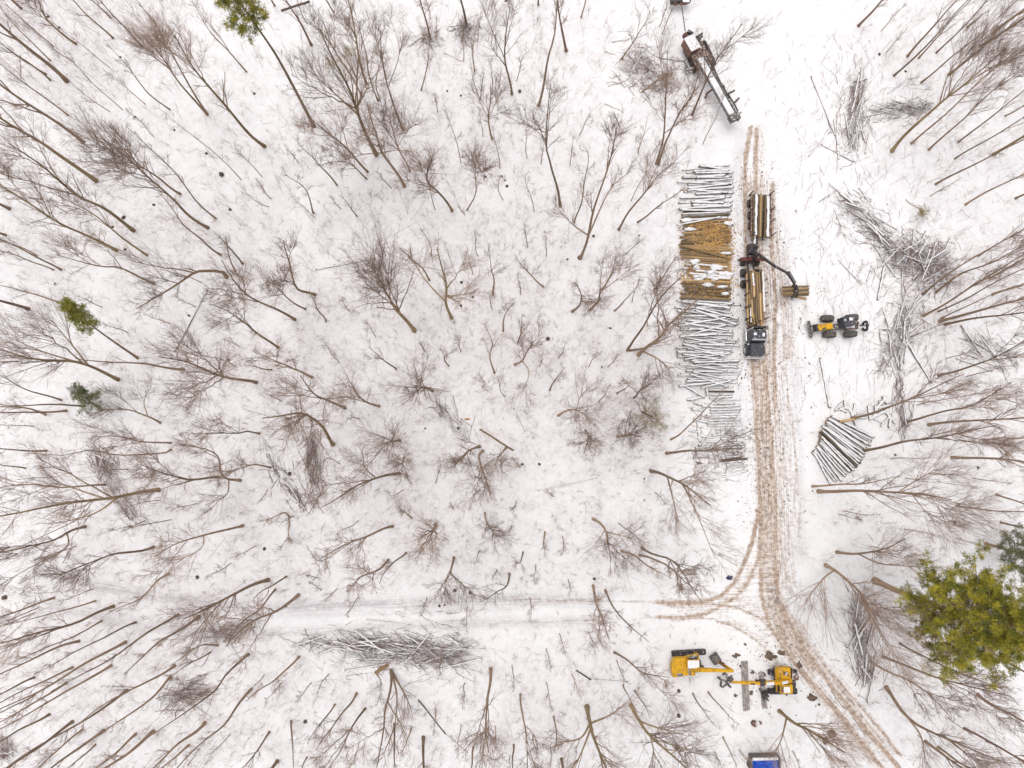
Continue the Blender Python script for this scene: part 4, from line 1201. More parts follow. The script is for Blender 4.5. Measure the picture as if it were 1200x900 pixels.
# snow lying in patches on the fresh logs
vs_, qs_, k0 = [], [], 0
for k in range(26):
    u, v = (rl.uniform(800, 850), rl.uniform(306, 334)) if k < 17 else (rl.choice([rl.uniform(800, 812), rl.uniform(846, 857)]), rl.uniform(250, 345))
    me = lump_mesh('tmp', rl.uniform(.3, 1.0), rl.uniform(.15, .35), .16, MT['cap_snow'], 700 + k, .3); co = np.empty(len(me.vertices) * 3, np.float32); me.vertices.foreach_get('co', co)
    li = np.empty(len(me.loops), np.int32); me.loops.foreach_get('vertex_index', li)
    vs_.append(co.reshape(-1, 3) + P(u, v, .72)); qs_.append(li.reshape(-1, 4) + k0); k0 += len(me.vertices); bpy.data.meshes.remove(me)
tag(link('snow_patches', mesh_np('snow_patches', np.concatenate(vs_), np.concatenate(qs_), [MT['cap_snow']])), 'patches of snow left on the fresh log pile', kind='stuff')
# the second pile, a fan of logs
FN = ('snow-covered log in the slanting fan of logs beyond the road', 'snowy logs of the slanting fan')
ga, gb = [(972, 486), (964, 502), (959, 516), (951, 530)], [(1023, 514), (1010, 538), (998, 555), (975, 568)]
for layer in range(2):
    N_ = 19 if layer == 0 else 14
    for k in range(N_):
        t = k / (N_ - 1) * (3 if layer == 0 else 2.0); i = min(int(t), 2); f = t - i
        A = [ga[i][c] + (ga[i + 1][c] - ga[i][c]) * f + J(2.5) for c in (0, 1)]; Bq = [gb[i][c] + (gb[i + 1][c] - gb[i][c]) * f + J(2.5) for c in (0, 1)]
        z = .2 + layer * .34
        place_log(P(*A, z), P(*Bq, z), rl.uniform(.24, .38), 'log_bark', rl.random() < .94, *FN)
place_log(P(984, 494, .9), P(1003, 491, .9), .34, 'peeled_wood', False, 'short yellow freshly cut log on top of the snowy fan', None)
CH = ('short snowy log chunk in the scatter above the fan of logs', 'snowy log chunks above the fan')
for k in range(26):
    u, v = rl.uniform(972, 1046), rl.uniform(468, 500); a = rl.uniform(0, PI); l = rl.uniform(4, 11)
    if v > 474 + (u - 972) * .4 + 12: continue
    place_log(P(u - l * math.cos(a), v - l * math.sin(a), .22), P(u + l * math.cos(a), v + l * math.sin(a), .22), rl.uniform(.22, .42), 'log_bark', True, *CH)

# single fallen logs and poles
for k, (a, b, d, m, sn, lab) in enumerate([
    ((330, 14), (363, 2), .3, 'log_bark', False, 'fallen brown log lying across the slope near the upper edge'),
    ((244, 340), (205, 412), .26, 'log_bark', True, 'long pinkish fallen pole under the thick bent trunk'),
    ((562, 503), (602, 528), .24, 'fresh_bark', False, 'reddish fallen pole in the snow between crooked trees'),
    ((602, 478), (630, 535), .13, 'log_bark', True, 'thin snowed-in pole lying alone in the middle clearing'),
    ((490, 820), (522, 860), .16, 'log_bark', False, 'thin straight fallen pole below the long brush heap'),
    ((522, 860), (548, 882), .13, 'log_bark', True, 'thin end pole continuing the fallen pole below the brush heap'),
    ((675, 785), (692, 796), .2, 'log_bark', False, 'short fallen pole in the snow above the stout forked tree'),
    ((692, 796), (736, 799), .13, 'log_bark', True, 'thin level pole lying above the stout forked tree'),
    ((960, 420), (972, 478), .36, 'log_bark', True, 'long snowy log pointing from the skidder to the fan of logs'),
    ((1060, 397), (1091, 449), .36, 'log_bark', True, 'long white log slanting off the brush by the slope'),
    ((1028, 352), (1036, 312), .3, 'log_bark', True, 'short white log standing out left of the tangled brush heap'),
    ((1015, 330), (1022, 312), .2, 'log_bark', True, 'small snowy pole just beyond the skidder'),
    ((1058, 372), (1092, 338), .3, 'log_bark', True, 'snowy log slanting out of the foot of the tangled brush heap'),
    ((440, 788), (455, 778), .5, 'fresh_bark', False, 'short reddish broken log at the foot of the long brush heap'),
    ((630, 575), (700, 560), .10, 'log_bark', True, 'hair-thin snowed pole beside the olive bush clearing'),
    ((370, 316), (440, 303), .2, 'log_bark', True, 'snowy fallen pole above the broad dense crowned tree'),
    ((1008, 232), (1035, 205), .16, 'log_bark', True, 'thin snowy pole in the clearing below the upright brush line'),
    ((950, 90), (978, 160), .24, 'dead_twig', True, 'crooked snowy limb lying left of the upright brush line'),
    ((962, 170), (1000, 190), .2, 'log_bark', True, 'snowy limb at the lower tip of the upright brush line'),
]):
    ra = min(0.4, d * 0.5)
    pa, pb = G(*a), G(*b); pa[2] += d * .35; pb[2] += d * .35
    place_log(pa, pb, d, m, sn, lab, None, 'fallen_log')

# ------------------------------------------------------------------ brush heaps
def heap(path, half, n, ang, spread, hgt, seed, label, limbs=10, lim_lab=None, lmin=0.9, lmax=3.8, rr=(0.014, 0.055)):
    """path: photo pixels along the heap; half: half-width px; ang: main direction in degrees (world)"""
    rh = np.random.default_rng(seed); n = int(n * 0.50)
    c3 = spline([(*p, 0) for p in pxl(path)], 40)
    t = np.clip(rh.beta(1.2, 1.2, n) + rh.choice(rh.normal(0, .05, 5), n), 0, 1) * 39; i = np.minimum(t.astype(int), 38); f = (t - i)[:, None]
    p = c3[i] * (1 - f) + c3[i + 1] * f
    off = rh.normal(0, 1, (n, 2)) * np.where(rh.random(n) < .68, .48, 1.15)[:, None] * half / PXM
    ce = p[:, :2] + off
    rrad = np.clip(1 - (np.hypot(off[:, 0], off[:, 1]) / (half / PXM)) ** 2, 0.05, 1)
    z = hz(ce[:, 0], ce[:, 1]) + rh.uniform(0.03, 1, n) * hgt * rrad
    a = np.radians(ang + rh.normal(0, spread * 1.25, n)); ln = rh.uniform(lmin, lmax, n)
    s = np.linspace(-.5, .5, 5)
    tilt = rh.normal(0, 0.07, n)
    pts = np.stack([ce[:, 0, None] + np.cos(a)[:, None] * ln[:, None] * s, ce[:, 1, None] + np.sin(a)[:, None] * ln[:, None] * s, z[:, None] + (tilt * ln)[:, None] * s], -1)
    pts[:, 1:] += rh.normal(0, 0.10, (n, 4, 3)) * np.array([1, 1, 0.5])
    pts[:, :, 2] = np.maximum(pts[:, :, 2], hz(pts[:, :, 0], pts[:, :, 1]) + 0.02)
    rad = np.repeat(rh.uniform(*rr, n)[:, None], 5, 1) * np.linspace(1.1, 0.5, 5)
    white = rh.random(n) < (0.52 if limbs > 4 else 0.24)
    K, S_ = Tubes(), Tubes(); K.add(pts[~white], rad[~white], 3); S_.add(pts[white], rad[white] * 1.5, 3)
    b, r, l = children(rh, pts, rad, 4, 0.2, lambda t_: ln[:, None] * 0.36, 34, 0.03, 4, 0.6, 0.009, 0.05)
    K.add(b, r, 3)
    base = c3[20].copy(); base[2] = float(hz(base[0], base[1]))
    root = empty('brush_heap', base)
    me = K.mesh('twig_tangle', [MT['dead_twig']]); o = link('twig_tangle', me, root); o.location = -Vector([float(x) for x in base]); o['kind'] = 'stuff'
    o = link('snowy_twig', S_.mesh('snowy_twig', [MT['cap_snow']]), root); o.location = -Vector([float(x) for x in base]); o['kind'] = 'stuff'
    tag(root, label, 'brush heap')
    for k in range(int(limbs * 1.5)):
        j = rh.integers(n); c = np.array([*ce[j], z[j] + 0.10]); aa = np.radians(ang + rh.normal(0, spread * .8)); l_ = rh.uniform(2.2, 6.0)
        d = np.array([math.cos(aa), math.sin(aa), rh.normal(0, .06)]) * l_ / 2
        A, Bq = c - d, c + d
        for e in (A, Bq): e[2] = max(e[2], float(hz(e[0], e[1])) + .08)
        place_log(A, Bq, rh.uniform(.12, .27), 'dead_twig', True, 'snow-topped limb lying on ' + lim_lab, 'snow-topped limbs on ' + lim_lab, 'fallen_limb')
heap('405,758 435,757 470,761 515,765 545,763', 17, 900, -8, 22, 1.5, 1, 'long brush heap under snow-topped limbs beside the snow track', 30, 'the long heap by the snow track')
heap('345,752 370,750 395,754', 5, 60, 12, 25, .5, 2, 'thin tail of brush leading off the end of the long heap', 3, 'the thin tail of the long heap')
heap('1003,78 1004,115 1002,150 990,178', 13, 300, 80, 28, 1.0, 3, 'narrow upright line of snowy brush at the clearing edge', 16, 'the upright brush line')
heap('1035,130 1065,128 1095,122', 13, 190, 12, 25, .9, 4, 'flat brush heap among the upper pole trees', 5, 'the flat heap among pole trees')
heap('985,238 1005,250 1025,272 1040,292', 13, 270, -42, 26, .9, 5, 'slanting band of snowy brush leading down to the tangled heap', 10, 'the slanting brush band')
heap('1050,296 1080,308 1105,318', 26, 850, 20, 60, 1.8, 6, 'big tangled brush heap of crossing limbs at the foot of the slope', 26, 'the big tangled heap')
heap('1062,352 1056,385 1040,412 1030,425', 15, 330, 70, 50, 1.0, 7, 'broken brush and snow lumps below the big tangled heap', 14, 'the broken brush below the tangle')
heap('1053,430 1054,470 1060,510', 6, 130, 88, 16, .6, 8, 'thin upright strip of brush between the fan of logs and slope trees', 3, 'the thin strip behind the fan')
heap('1130,398 1160,412 1190,425', 16, 150, -35, 28, .8, 9, 'loose brush spread under the pole trees at the right edge', 5, 'the loose brush at the right edge')
heap('1003,690 1006,730 1010,770 1012,795', 11, 430, 88, 26, 1.2, 10, 'upright brush heap between the road and the big pine', 12, 'the heap beside the big pine')
heap('108,522 125,548 140,580 155,600', 14, 210, -62, 22, 1.4, 11, 'slanting heap of fine brush crossed by a mossy trunk', 3, 'the fine slanting heap')
heap('362,500 368,540 370,590', 10, 300, 88, 20, 1.6, 12, 'dark upright tangle of fine brush beside a bent trunk', 1, 'the dark upright tangle')
heap('312,520 328,555 352,588', 8, 90, -55, 20, .8, 13, 'thin slanting brush line left of the dark upright tangle', 2, 'the thin slanting line')
heap('200,818 218,812 245,808', 14, 240, 15, 25, 1.3, 14, 'dark brush clump among leaning trunks at the lower left', 0, '')
heap('735,70 765,90 790,105', 24, 420, 40, 60, 1.4, 15, 'wide loose brush in front of the snowy delimber', 2, 'the loose brush by the delimber')
heap('505,462 525,490 555,515', 7, 80, -45, 25, .7, 16, 'faint brush line running down to crooked trees in the middle', 1, 'the faint brush line')
heap('540,32 548,40', 10, 110, 30, 80, 1.2, 17, 'small brush tuft round a reddish trunk on the upper edge', 0, '')
heap('495,42 507,50', 9, 90, 20, 80, 1.0, 18, 'small brush tuft round a twin trunk on the upper edge', 0, '')
heap('240,745 275,735 300,730', 13, 240, 20, 45, 1.0, 19, 'loose fine brush beside the left end of the snow track', 0, '')
heap('5,868 10,880', 8, 90, 40, 80, 1.2, 20, 'dark brush tuft on the left edge near the lower corner', 0, '')
heap('805,520 830,530 855,540', 14, 90, 10, 40, .9, 21, 'brown brush over the lower end of the roadside deck', 2, 'the lower end of the deck')
heap('20,745 60,640 90,660', 12, 120, 25, 30, .6, 22, 'faint litter of brush under trees on the left edge', 0, '')

# ------------------------------------------------------------------ rocks, stumps, soil
spots = [(260, 205, 5.2, 'rock'), (270, 246, 3.6, 'rock'), (242, 180, 2.8, 'rock'), (205, 153, 2.8, 'rock'), (158, 137, 3, 'rock'), (141, 67, 2.6, 'rock'), (298, 110, 3, 'rock'), (69, 32, 2.6, 'rock'), (56, 19, 3.4, 'rock'),
         (145, 255, 4, 'rock'), (180, 240, 3.4, 'rock'), (146, 292, 3, 'rock'), (132, 266, 2.6, 'rock'), (679, 302, 5, 'stump'), (642, 397, 5, 'stump'), (541, 331, 4, 'rock'), (554, 348, 3, 'rock'), (540, 358, 3.4, 'rock'), (594, 219, 3.2, 'rock'), (592, 212, 2.4, 'rock'),
         (588, 207, 2.6, 'rock'), (569, 208, 2.6, 'rock'), (542, 184, 2.2, 'rock'), (696, 276, 3, 'rock'), (749, 276, 2.2, 'rock'), (715, 385, 2.4, 'rock'), (705, 430, 2, 'rock'), (537, 502, 3, 'rock'), (498, 502, 2, 'rock'), (665, 304, 2.6, 'stump'), (609, 107, 4, 'stump'),
         (268, 422, 3, 'rock'), (222, 370, 2.6, 'rock'), (64, 332, 2, 'rock'), (340, 555, 4, 'rock'), (358, 845, 4, 'stump'), (232, 676, 3.4, 'rock'), (310, 643, 3, 'rock'), (335, 711, 2.6, 'rock'), (515, 710, 3.2, 'rock'), (521, 709, 2.4, 'rock'), (533, 692, 4, 'stump'), (551, 695, 4, 'stump'), (696, 678, 3.4, 'stump'),
         (593, 1, 3, 'rock'), (422, 120, 3, 'rock'), (487, 146, 2.6, 'rock'), (524, 107, 2.4, 'rock'), (540, 112, 2.4, 'rock'), (1062, 83, 3, 'rock'), (1031, 63, 3, 'rock'), (793, 875, 5, 'stump'), (795, 809, 4, 'stump'), (1146, 548, 3, 'rock'), (1048, 533, 2.4, 'rock'), (1118, 612, 3.4, 'rock'), (795, 838, 4.2, 'stump'), (6, 700, 5, 'stump'), (755, 561, 2, 'rock'), (612, 544, 3, 'rock'), (755, 586, 2, 'rock'), (632, 544, 3, 'rock')]
it = []; so_ = []
lm = [lump_mesh('rock', .5, .5, .42, MT['stump_wood'], 40 + k) for k in range(4)]
def stump_mesh(k):
    b = MB(); b.cyl((0, 0, -.3), (0, 0, .0), .62, .5, 12).cyl((0, 0, 0.0), (0.04, 0, .55), .5, .44, 12); return b
stump_me = None
for k, (u, v, dpx, kd) in enumerate(spots):
    p = G(u, v); d = dpx / PXM
    if kd == 'rock':
        o = link('rock', lm[k % 4]); o.location = Vector([float(c) for c in p]) + Vector((0, 0, d * .12)); o.scale = (d * rl.uniform(.8, 1.3), d * rl.uniform(.8, 1.2), d * .8); o.rotation_euler = (0, 0, rl.uniform(0, 6))
        desc = 'dark rock poking out of the snow' if dpx > 3.2 else 'small dark rock in the snow'
    else:
        if stump_me is None:
            o = stump_mesh(0).build('stump', MT['stump_wood']); stump_me = o.data
        else: o = link('stump', stump_me)
        o.location = Vector([float(c) for c in p]); o.scale = (d, d, d * 1.1); o.rotation_euler = (0, 0, rl.uniform(0, 6))
        desc = 'dark stub of a stump in the snow'
    so_.append((o, kd)); it.append([desc, u, v])
LANDMARKS[:] = [L for L in LANDMARKS if 'square rock' not in L[0]]
for (o, kd), lab in zip(so_, place_labels(it)): tag(o, lab, kd, 'rocks showing through the snow' if kd == 'rock' else 'stumps showing through the snow')
so_[0][0]['label'] = 'large dark squarish rock alone in the snow, the biggest of the upper half'
o = link('leaf', lump_mesh('leaf', .35, .14, .06, MT['bark_chip'], 91)); o.location = PV(548, 491, .1); tag(o, 'single orange dead leaf lying on the snow in the middle', 'leaf')
o = link('bag', lump_mesh('bag', .42, .30, .28, MT['blue_bag'], 92)); p = G(855, 677); o.location = Vector([float(c) for c in p]) + Vector((0, 0, .2)); tag(o, 'dark blue bag lying beside the muddy junction curve', 'bag')
for k, (u, v, sx, sy, sz, lab) in enumerate([
    (902, 768, 1.3, 1.0, .5, 'broad brown soil clod above the excavator with outstretched boom'), (916, 765, 1.0, .6, .4, 'grey-brown soil heap touching the road edge above the excavator'), (872, 781, .9, .8, .35, 'brown soil clod between the two excavators'),
    (863, 768, .8, .5, .3, 'flat dark soil clod up from the excavator bucket'), (882, 787, .5, .45, .3, 'small soil clod beside the standing mat timber'), (894, 790, .6, .5, .35, 'dark soil clod at the head of the second mat timber'), (951, 818, 1.1, .8, .4, 'dark soil heap beside the diagonal road'),
    (937, 779, .6, .8, .35, 'dark soil clod on the road verge beside the excavator'), (862, 815, .5, .4, .2, 'small brown clod under the outstretched boom'), (880, 812, .5, .5, .25, 'small brown clod between the two mat timbers'), (960, 826, .4, .3, .2, 'small dark clod just below the soil heap by the road'),
    (975, 860, 1.0, .8, .45, 'dark soil clod under the mossy leaning tree'), (968, 868, .7, .8, .4, 'second dark soil clod lower under the mossy leaning tree'), (873, 755, .5, .35, .2, 'small dark clod by the junction arc')]):
    o = link('soil_clod', lump_mesh('soil_clod', sx * .62, sy * .62, sz * .5, MT['soil'], 100 + k, .26, 22, 12)); p = G(u, v); o.location = Vector([float(c) for c in p]); tag(o, lab, 'soil clod')
# ------------------------------------------------------------------ machines (every point is a photo pixel at a height, brought into the machine's own frame)
class Frame:
    def __init__(s, name, u, v, label, cat, rz=0.0):
        p = G(u, v); s.o = Vector([float(c) for c in p]); s.root = empty(name, p); tag(s.root, label, cat)
    def W(s, u, v, z): return PV(u, v, z) - s.o + Vector((0, 0, s.o.z))
    def part(s, name, mb, m, parent=None, bevel=0.0, smooth=False): return mb.build(name, MT[m], parent or s.root, bevel, smooth)

def wheel(F, c, r, wd, ax, name='wheel', tyre='rubber', rim='grey_steel'):
    """tyre with lugs and a rim; ax: unit axle direction"""
    c, ax = Vector(c), Vector(ax).normalized()
    t = MB(); n = 20
    u = Vector((0, 0, 1)); v = ax.cross(u).normalized()
    prof = [(-.5, .80), (-.5, .92), (-.36, 1.0), (.36, 1.0), (.5, .92), (.5, .80)]
    vs = []
    for k in range(n):
        a = 2 * PI * k / n; d = u * math.cos(a) + v * math.sin(a)
        for x, q in prof: vs.append(c + ax * x * wd + d * q * r)
    m = len(prof); fs = [(k * m + i, k * m + i + 1, ((k + 1) % n) * m + i + 1, ((k + 1) % n) * m + i) for k in range(n) for i in range(m - 1)]
    t._add(vs, fs)
    for k in range(n):
        a = 2 * PI * (k + .5) / n; d = u * math.cos(a) + v * math.sin(a); e = ax.cross(d)
        sg = 1 if k % 2 else -1
        p = c + d * r * 1.0 + ax * sg * wd * .18
        t.beam(p - ax * wd * .28, p + ax * wd * .28, r * .12, r * .10)
    o = t.build(name, MT[tyre], F.root)
    rm = MB(); rm.cyl(c - ax * wd * .46, c + ax * wd * .46, r * .8, None, 16).cyl(c - ax * wd * .52, c + ax * wd * .52, r * .25, None, 10)
    rm.build('rim', MT[rim], o)
    return o

# ---- log truck, heading down the photo
F = Frame('log_truck', 877, 355, 'dark log truck with hood and loader crane parked on the muddy road, stacked with logs', 'truck')
def Y(v, z=2.0): return F.W(887, v, z).y
cx = F.W(887, 355, 2.6).x
yF, yH0, yH1, yC1 = Y(420.5, 1.2), Y(417, 1.9), Y(402.5, 1.9), Y(387, 2.8)
yB0, yB1, yR = Y(381, 2.5), Y(317, 2.5), Y(287, 1.2)
yb0, yb1 = yB0, yB1
b = MB()
for sx in (-.42, .42): b.box((cx + sx, (yF + .5 + yR) / 2, 1.0), (.12, abs(yR - yF) - .8, .28))
for k in range(9): b.box((cx, yF + 1.2 + k * (yR - yF - 2) / 8, 1.0), (.76, .14, .18))
F.part('chassis', b, 'black_steel')
hood = MB()
hood.prism([(-1.02, 1.05), (1.02, 1.05), (1.0, 1.85), (.78, 2.12), (-.78, 2.12), (-1.0, 1.85)], 1, yH0, yH1)
hd = F.part('hood', hood, 'truck_paint', bevel=.05)
g = MB()
for k in range(5): g.box((cx - .5 + k * .25, (yH0 + yH1) / 2, 2.125), (.03, abs(yH1 - yH0) * .9, .03))
for v_ in g.v: pass
gg = g.build('hood_rib', MT['black_steel'], hd)
hd.location = (cx, 0, 0); gg.location = (-cx, 0, 0)
b = MB(); b.box((cx, yF + .15, .85), (2.4, .3, .55)).box((cx, yF + .36, 1.25), (1.5, .12, .5)); F.part('bumper', b, 'chrome', bevel=.04)
for sx in (-1, 1):
    f = MB(); yy = (yH0 + yH1) / 2 + .1
    pr = [(-.85, .95), (-.62, 1.35), (0, 1.55), (.62, 1.35), (.85, .95), (.72, .9), (.5, 1.2), (0, 1.38), (-.5, 1.2), (-.72, .9)]
    f.prism([(yy + p_, q_) for p_, q_ in pr], 0, cx + sx * 1.0 - .24 + sx * .12, cx + sx * 1.0 + .24 + sx * .12)
    F.part('fender', f, 'truck_paint', bevel=.02)
    h = MB(); h.box((cx + sx * .95, yH0 - .03, 1.45), (.36, .14, .26)); F.part('headlight', h, 'white_paint', bevel=.03)
    mr = MB(); mr.box((cx + sx * 1.28, yH1 - .15, 2.15), (.22, .18, .30)); m_ = F.part('hood_mirror', mr, 'white_paint', bevel=.06)
    MB().cyl((cx + sx * 1.0, yH1 - .15, 1.8), (cx + sx * 1.24, yH1 - .15, 2.1), .025).build('mirror_arm', MT['black_steel'], m_)
    st = MB(); st.cyl((cx + sx * 1.12, yC1 - .25 + .45, 1.0), (cx + sx * 1.12, yC1 + .2, 3.6), .085); F.part('exhaust_stack', st, 'chrome', smooth=False)
    tk = MB(); tk.cyl((cx + sx * .98, yC1 - 1.2, .85), (cx + sx * .98, yC1 + .5, .85), .32, None, 14); F.part('fuel_tank', tk, 'chrome')
cab = MB(); L_ = abs(yC1 - yH1)
cab.prism([(yH1, 1.0), (yH1, 2.05), (yH1 + L_ * .30, 2.86), (yC1 - .05, 2.92), (yC1, 2.8), (yC1, 1.0)], 0, cx - 1.08, cx + 1.08)
cb = F.part('cab', cab, 'truck_paint', bevel=.06)
ws = MB(); ws._add([(cx - .95, yH1 - .012, 2.10), (cx + .95, yH1 - .012, 2.10), (cx + .88, yH1 + L_ * .28, 2.82), (cx - .88, yH1 + L_ * .28, 2.82), (cx - .95, yH1 + .03, 2.10), (cx + .95, yH1 + .03, 2.10), (cx + .88, yH1 + L_ * .29, 2.79), (cx - .88, yH1 + L_ * .29, 2.79)],
        [(0, 1, 2, 3), (7, 6, 5, 4), (0, 4, 5, 1), (1, 5, 6, 2), (2, 6, 7, 3), (3, 7, 4, 0)])
for v_ in range(4): ws.v[v_] = (ws.v[v_][0], ws.v[v_][1] - .02, ws.v[v_][2] + .02)
ws.build('windscreen', MT['glass'], cb)
for sx in (-1, 1):
    wn = MB(); wn.box((cx + sx * 1.09, yH1 + L_ * .58, 2.3), (.03, L_ * .5, .6)); wn.build('side_window', MT['glass'], cb)
lt = MB()
for k in range(5): lt.box((cx - .8 + k * .4, yH1 + L_ * .36, 2.95), (.14, .1, .08))
lt.build('roof_lamp_row', MT['orange'], cb)
sn = MB(); sn.box((cx - .55, yH1 + L_ * .68, 2.965), (.42, .36, .10), .1).box((cx + .62, yH1 + L_ * .62, 2.965), (.34, .5, .10), -.1); sn.build('snow_cover', MT['cap_snow'], cb, .04)
vz = MB(); vz.box((cx, yH1 + L_ * .24, 2.86), (1.95, .22, .06), rx=.3); vz.build('sun_visor', MT['chrome'], cb)
b = MB()
for sx in (-1.05, 1.05): b.box((cx + sx, yC1 + .42, 2.1), (.12, .12, 2.6))
b.box((cx, yC1 + .42, 3.35), (2.2, .12, .14)).box((cx, yC1 + .42, 2.7), (2.2, .08, .1)).box((cx, yC1 + .42, 2.0), (2.2, .08, 1.0))
F.part('headboard', b, 'black_steel')
for v in (374, 360, 345, 330):
    y_ = Y(v, 2.0); s = MB(); s.box((cx, y_, 1.35), (2.5, .2, .2))
    o = F.part('bunk', s, 'black_steel')
    for sx in (-1, 1): MB().beam((cx + sx * 1.2, y_, 1.3), (cx + sx * 1.24, y_, 3.5), .12, .12).build('stake', MT['black_steel'], o)
yw0 = (yH0 + yH1) / 2 + .1
for sx in (-1, 1):
    wheel(F, (cx + sx * 1.05, yw0, .54), .54, .36, (1, 0, 0), rim='chrome')
    for y_ in (Y(333, .6), Y(320, .6), Y(307, .6)): wheel(F, (cx + sx * 1.0, y_, .54), .54, .62, (1, 0, 0))
# loader crane
yl = Y(303, 1.6)
b = MB(); b.box((cx, yl, 1.45), (1.0, .8, .6)).box((cx, yl + 1.4, 1.35), (1.0, 1.5, .8)); F.part('crane_base', b, 'black_steel', bevel=.04)
b = MB(); b.cyl((cx, yl, 1.8), (cx, yl, 3.6), .24, .2, 12).box((cx, yl + .12, 3.65), (.55, .6, .5)).cyl((cx - .3, yl + .3, 2.6), (cx - .1, yl, 4.1), .09); F.part('crane_column', b, 'black_steel')
b = MB(); b.box((cx - .1, yl + .85, 3.0), (.55, .5, .14)).box((cx - .1, yl + 1.1, 3.35), (.55, .12, .7)).box((cx - .1, yl + 1.0, 2.4), (.9, .9, .08)).cyl((cx - .1, yl + .9, 2.4), (cx - .1, yl + .9, 3.0), .08); F.part('operator_seat', b, 'black_steel')
b = MB()
for sx in (-1, 1):
    b.box((cx + sx * .95, yl - .25, 1.75), (1.5, .28, .26)); b.box((cx + sx * .4, yl - .1, 1.95), (.5, .5, .3)); b.box((cx + sx * .95, yl + .1, 1.25), (1.1, .24, .24)); b.box((cx + sx * 1.5, yl + .1, .75), (.18, .18, 1.2)); b.box((cx + sx * 1.5, yl + .1, .12), (.45, .45, .08))
F.part('outrigger', b, 'red')
p0, p1, p2, p3 = Vector((cx, yl, 3.75)), F.W(908, 312, 5.0), F.W(923, 320, 5.3), F.W(931, 333, 3.6)
b = MB(); b.beam(p0, p1, .34, .42, .28, .34).beam(p1, p2, .28, .34, .24, .3); F.part('main_boom', b, 'black_steel', bevel=.02)
b = MB(); b.beam(p2, p3, .24, .3, .2, .24).box(p2, (.36, .36, .4)).beam(p2 + Vector((.1, .2, .25)), p3 + Vector((.1, .1, .3)), .1, .1); F.part('stick_boom', b, 'black_steel')
b = MB(); b.cyl(p0 + Vector((.1, -.05, .35)), p1 + Vector((-.2, .1, .3)), .08); F.part('boom_ram', b, 'grey_steel')
pg = F.W(931.5, 341, 1.7)
b = MB(); b.cyl(p3, pg + Vector((0, 0, .5)), .1).box(pg + Vector((0, 0, .45)), (.5, .5, .35))
for sy in (-1, 1):
    for sx in (-.22, .22):
        q = [pg + Vector((sx, sy * .2, .4)), pg + Vector((sx, sy * .85, .1)), pg + Vector((sx, sy * .8, -.55)), pg + Vector((sx, sy * .3, -.9))]
        for a_, c_ in zip(q[:-1], q[1:]): b.beam(a_, c_, .14, .16)
F.part('grapple', b, 'black_steel')
# the logs on the truck
TL = ('brown log stacked on the log truck', 'logs on the truck bed')
ox, oy = F.o.x, F.o.y
for row, (cnt, z) in enumerate([(7, 1.62), (8, 1.90), (7, 2.18), (7, 2.46), (6, 2.72)]):
    for k in range(cnt):
        x = cx + (k - (cnt - 1) / 2) * .295 + J(.02); m = rl.choice(['fresh_bark', 'olive_bark', 'fresh_bark', 'peeled_wood', 'olive_bark'])
        e0, e1 = yB0 + rl.uniform(-.1, .7 if row < 3 else 1.6), yB1 - rl.uniform(-.2, .5)
        cuts = [e0, e1] if row < 2 else [e0, e0 + (e1 - e0) * rl.uniform(.42, .58), e1] if rl.random() < .6 else [e0, e0 + (e1 - e0) * rl.uniform(.28, .4), e0 + (e1 - e0) * rl.uniform(.6, .72), e1]
        for q0_, q1_ in zip(cuts[:-1], cuts[1:]):
            m = rl.choice(['fresh_bark', 'olive_bark', 'fresh_bark', 'peeled_wood', 'log_bark'])
            place_log((ox + x + J(.04), oy + q0_ + .03, z + J(.05)), (ox + x + J(.06), oy + q1_ - .03, z + J(.05)), rl.uniform(.23, .32), m, rl.random() < .06, *TL)
place_log((ox + cx + .86, oy + yB0 + 1.7, 2.98), (ox + cx + .84, oy + yB1 - .2, 2.98), .34, 'peeled_wood', True, 'pale snow-dusted log, thickest on top of the truck load', None)
HL = ('brown log gripped in the grapple of the truck crane', 'logs held by the truck crane')
for k in range(5):
    z = 1.35 + (k % 2) * .28
    place_log(P(916 + J(1.5), 336.5 + k * 2.5, z), P(948 + J(1), 335.5 + k * 2.5, z), .30, ('olive_bark', 'fresh_bark')[k % 2], False, *HL)
place_log(G(917, 345.5, .15), G(944, 350.5, .15), .3, 'peeled_wood', False, 'tan log lying on the road just below the crane grapple', None)

# ---- trailer behind it
F = Frame('log_trailer', 876, 252, 'dark log trailer with stakes behind the log truck, half loaded under snow', 'trailer')
cx = F.W(891, 252, 1.4).x
Y = lambda v, z=1.5: F.W(891, v, z).y
b = MB()
for sx in (-.45, .45): b.box((cx + sx, (Y(226) + Y(280)) / 2, 1.0), (.12, Y(226) - Y(280), .26))
b.beam((cx - .4, Y(280), 1.0), (cx - .45, Y(291), .9), .16, .16)
F.part('chassis', b, 'black_steel')
for v in (228, 247, 260, 276):
    s = MB(); s.box((cx, Y(v), 1.25), (2.9, .18, .18)); o = F.part('bunk', s, 'black_steel')
    for sx in (-1, 1): MB().beam((cx + sx * 1.42, Y(v), 1.2), (cx + sx * 1.5, Y(v), 3.1), .11, .11).build('stake', MT['black_steel'], o)
for sx in (-1, 1):
    for v in (238, 252, 264): wheel(F, (cx + sx * 1.06, Y(v, .6), .52), .52, .6, (1, 0, 0))
ox, oy = F.o.x, F.o.y
TT = ('log lying in the trailer behind the log truck', 'logs on the trailer')
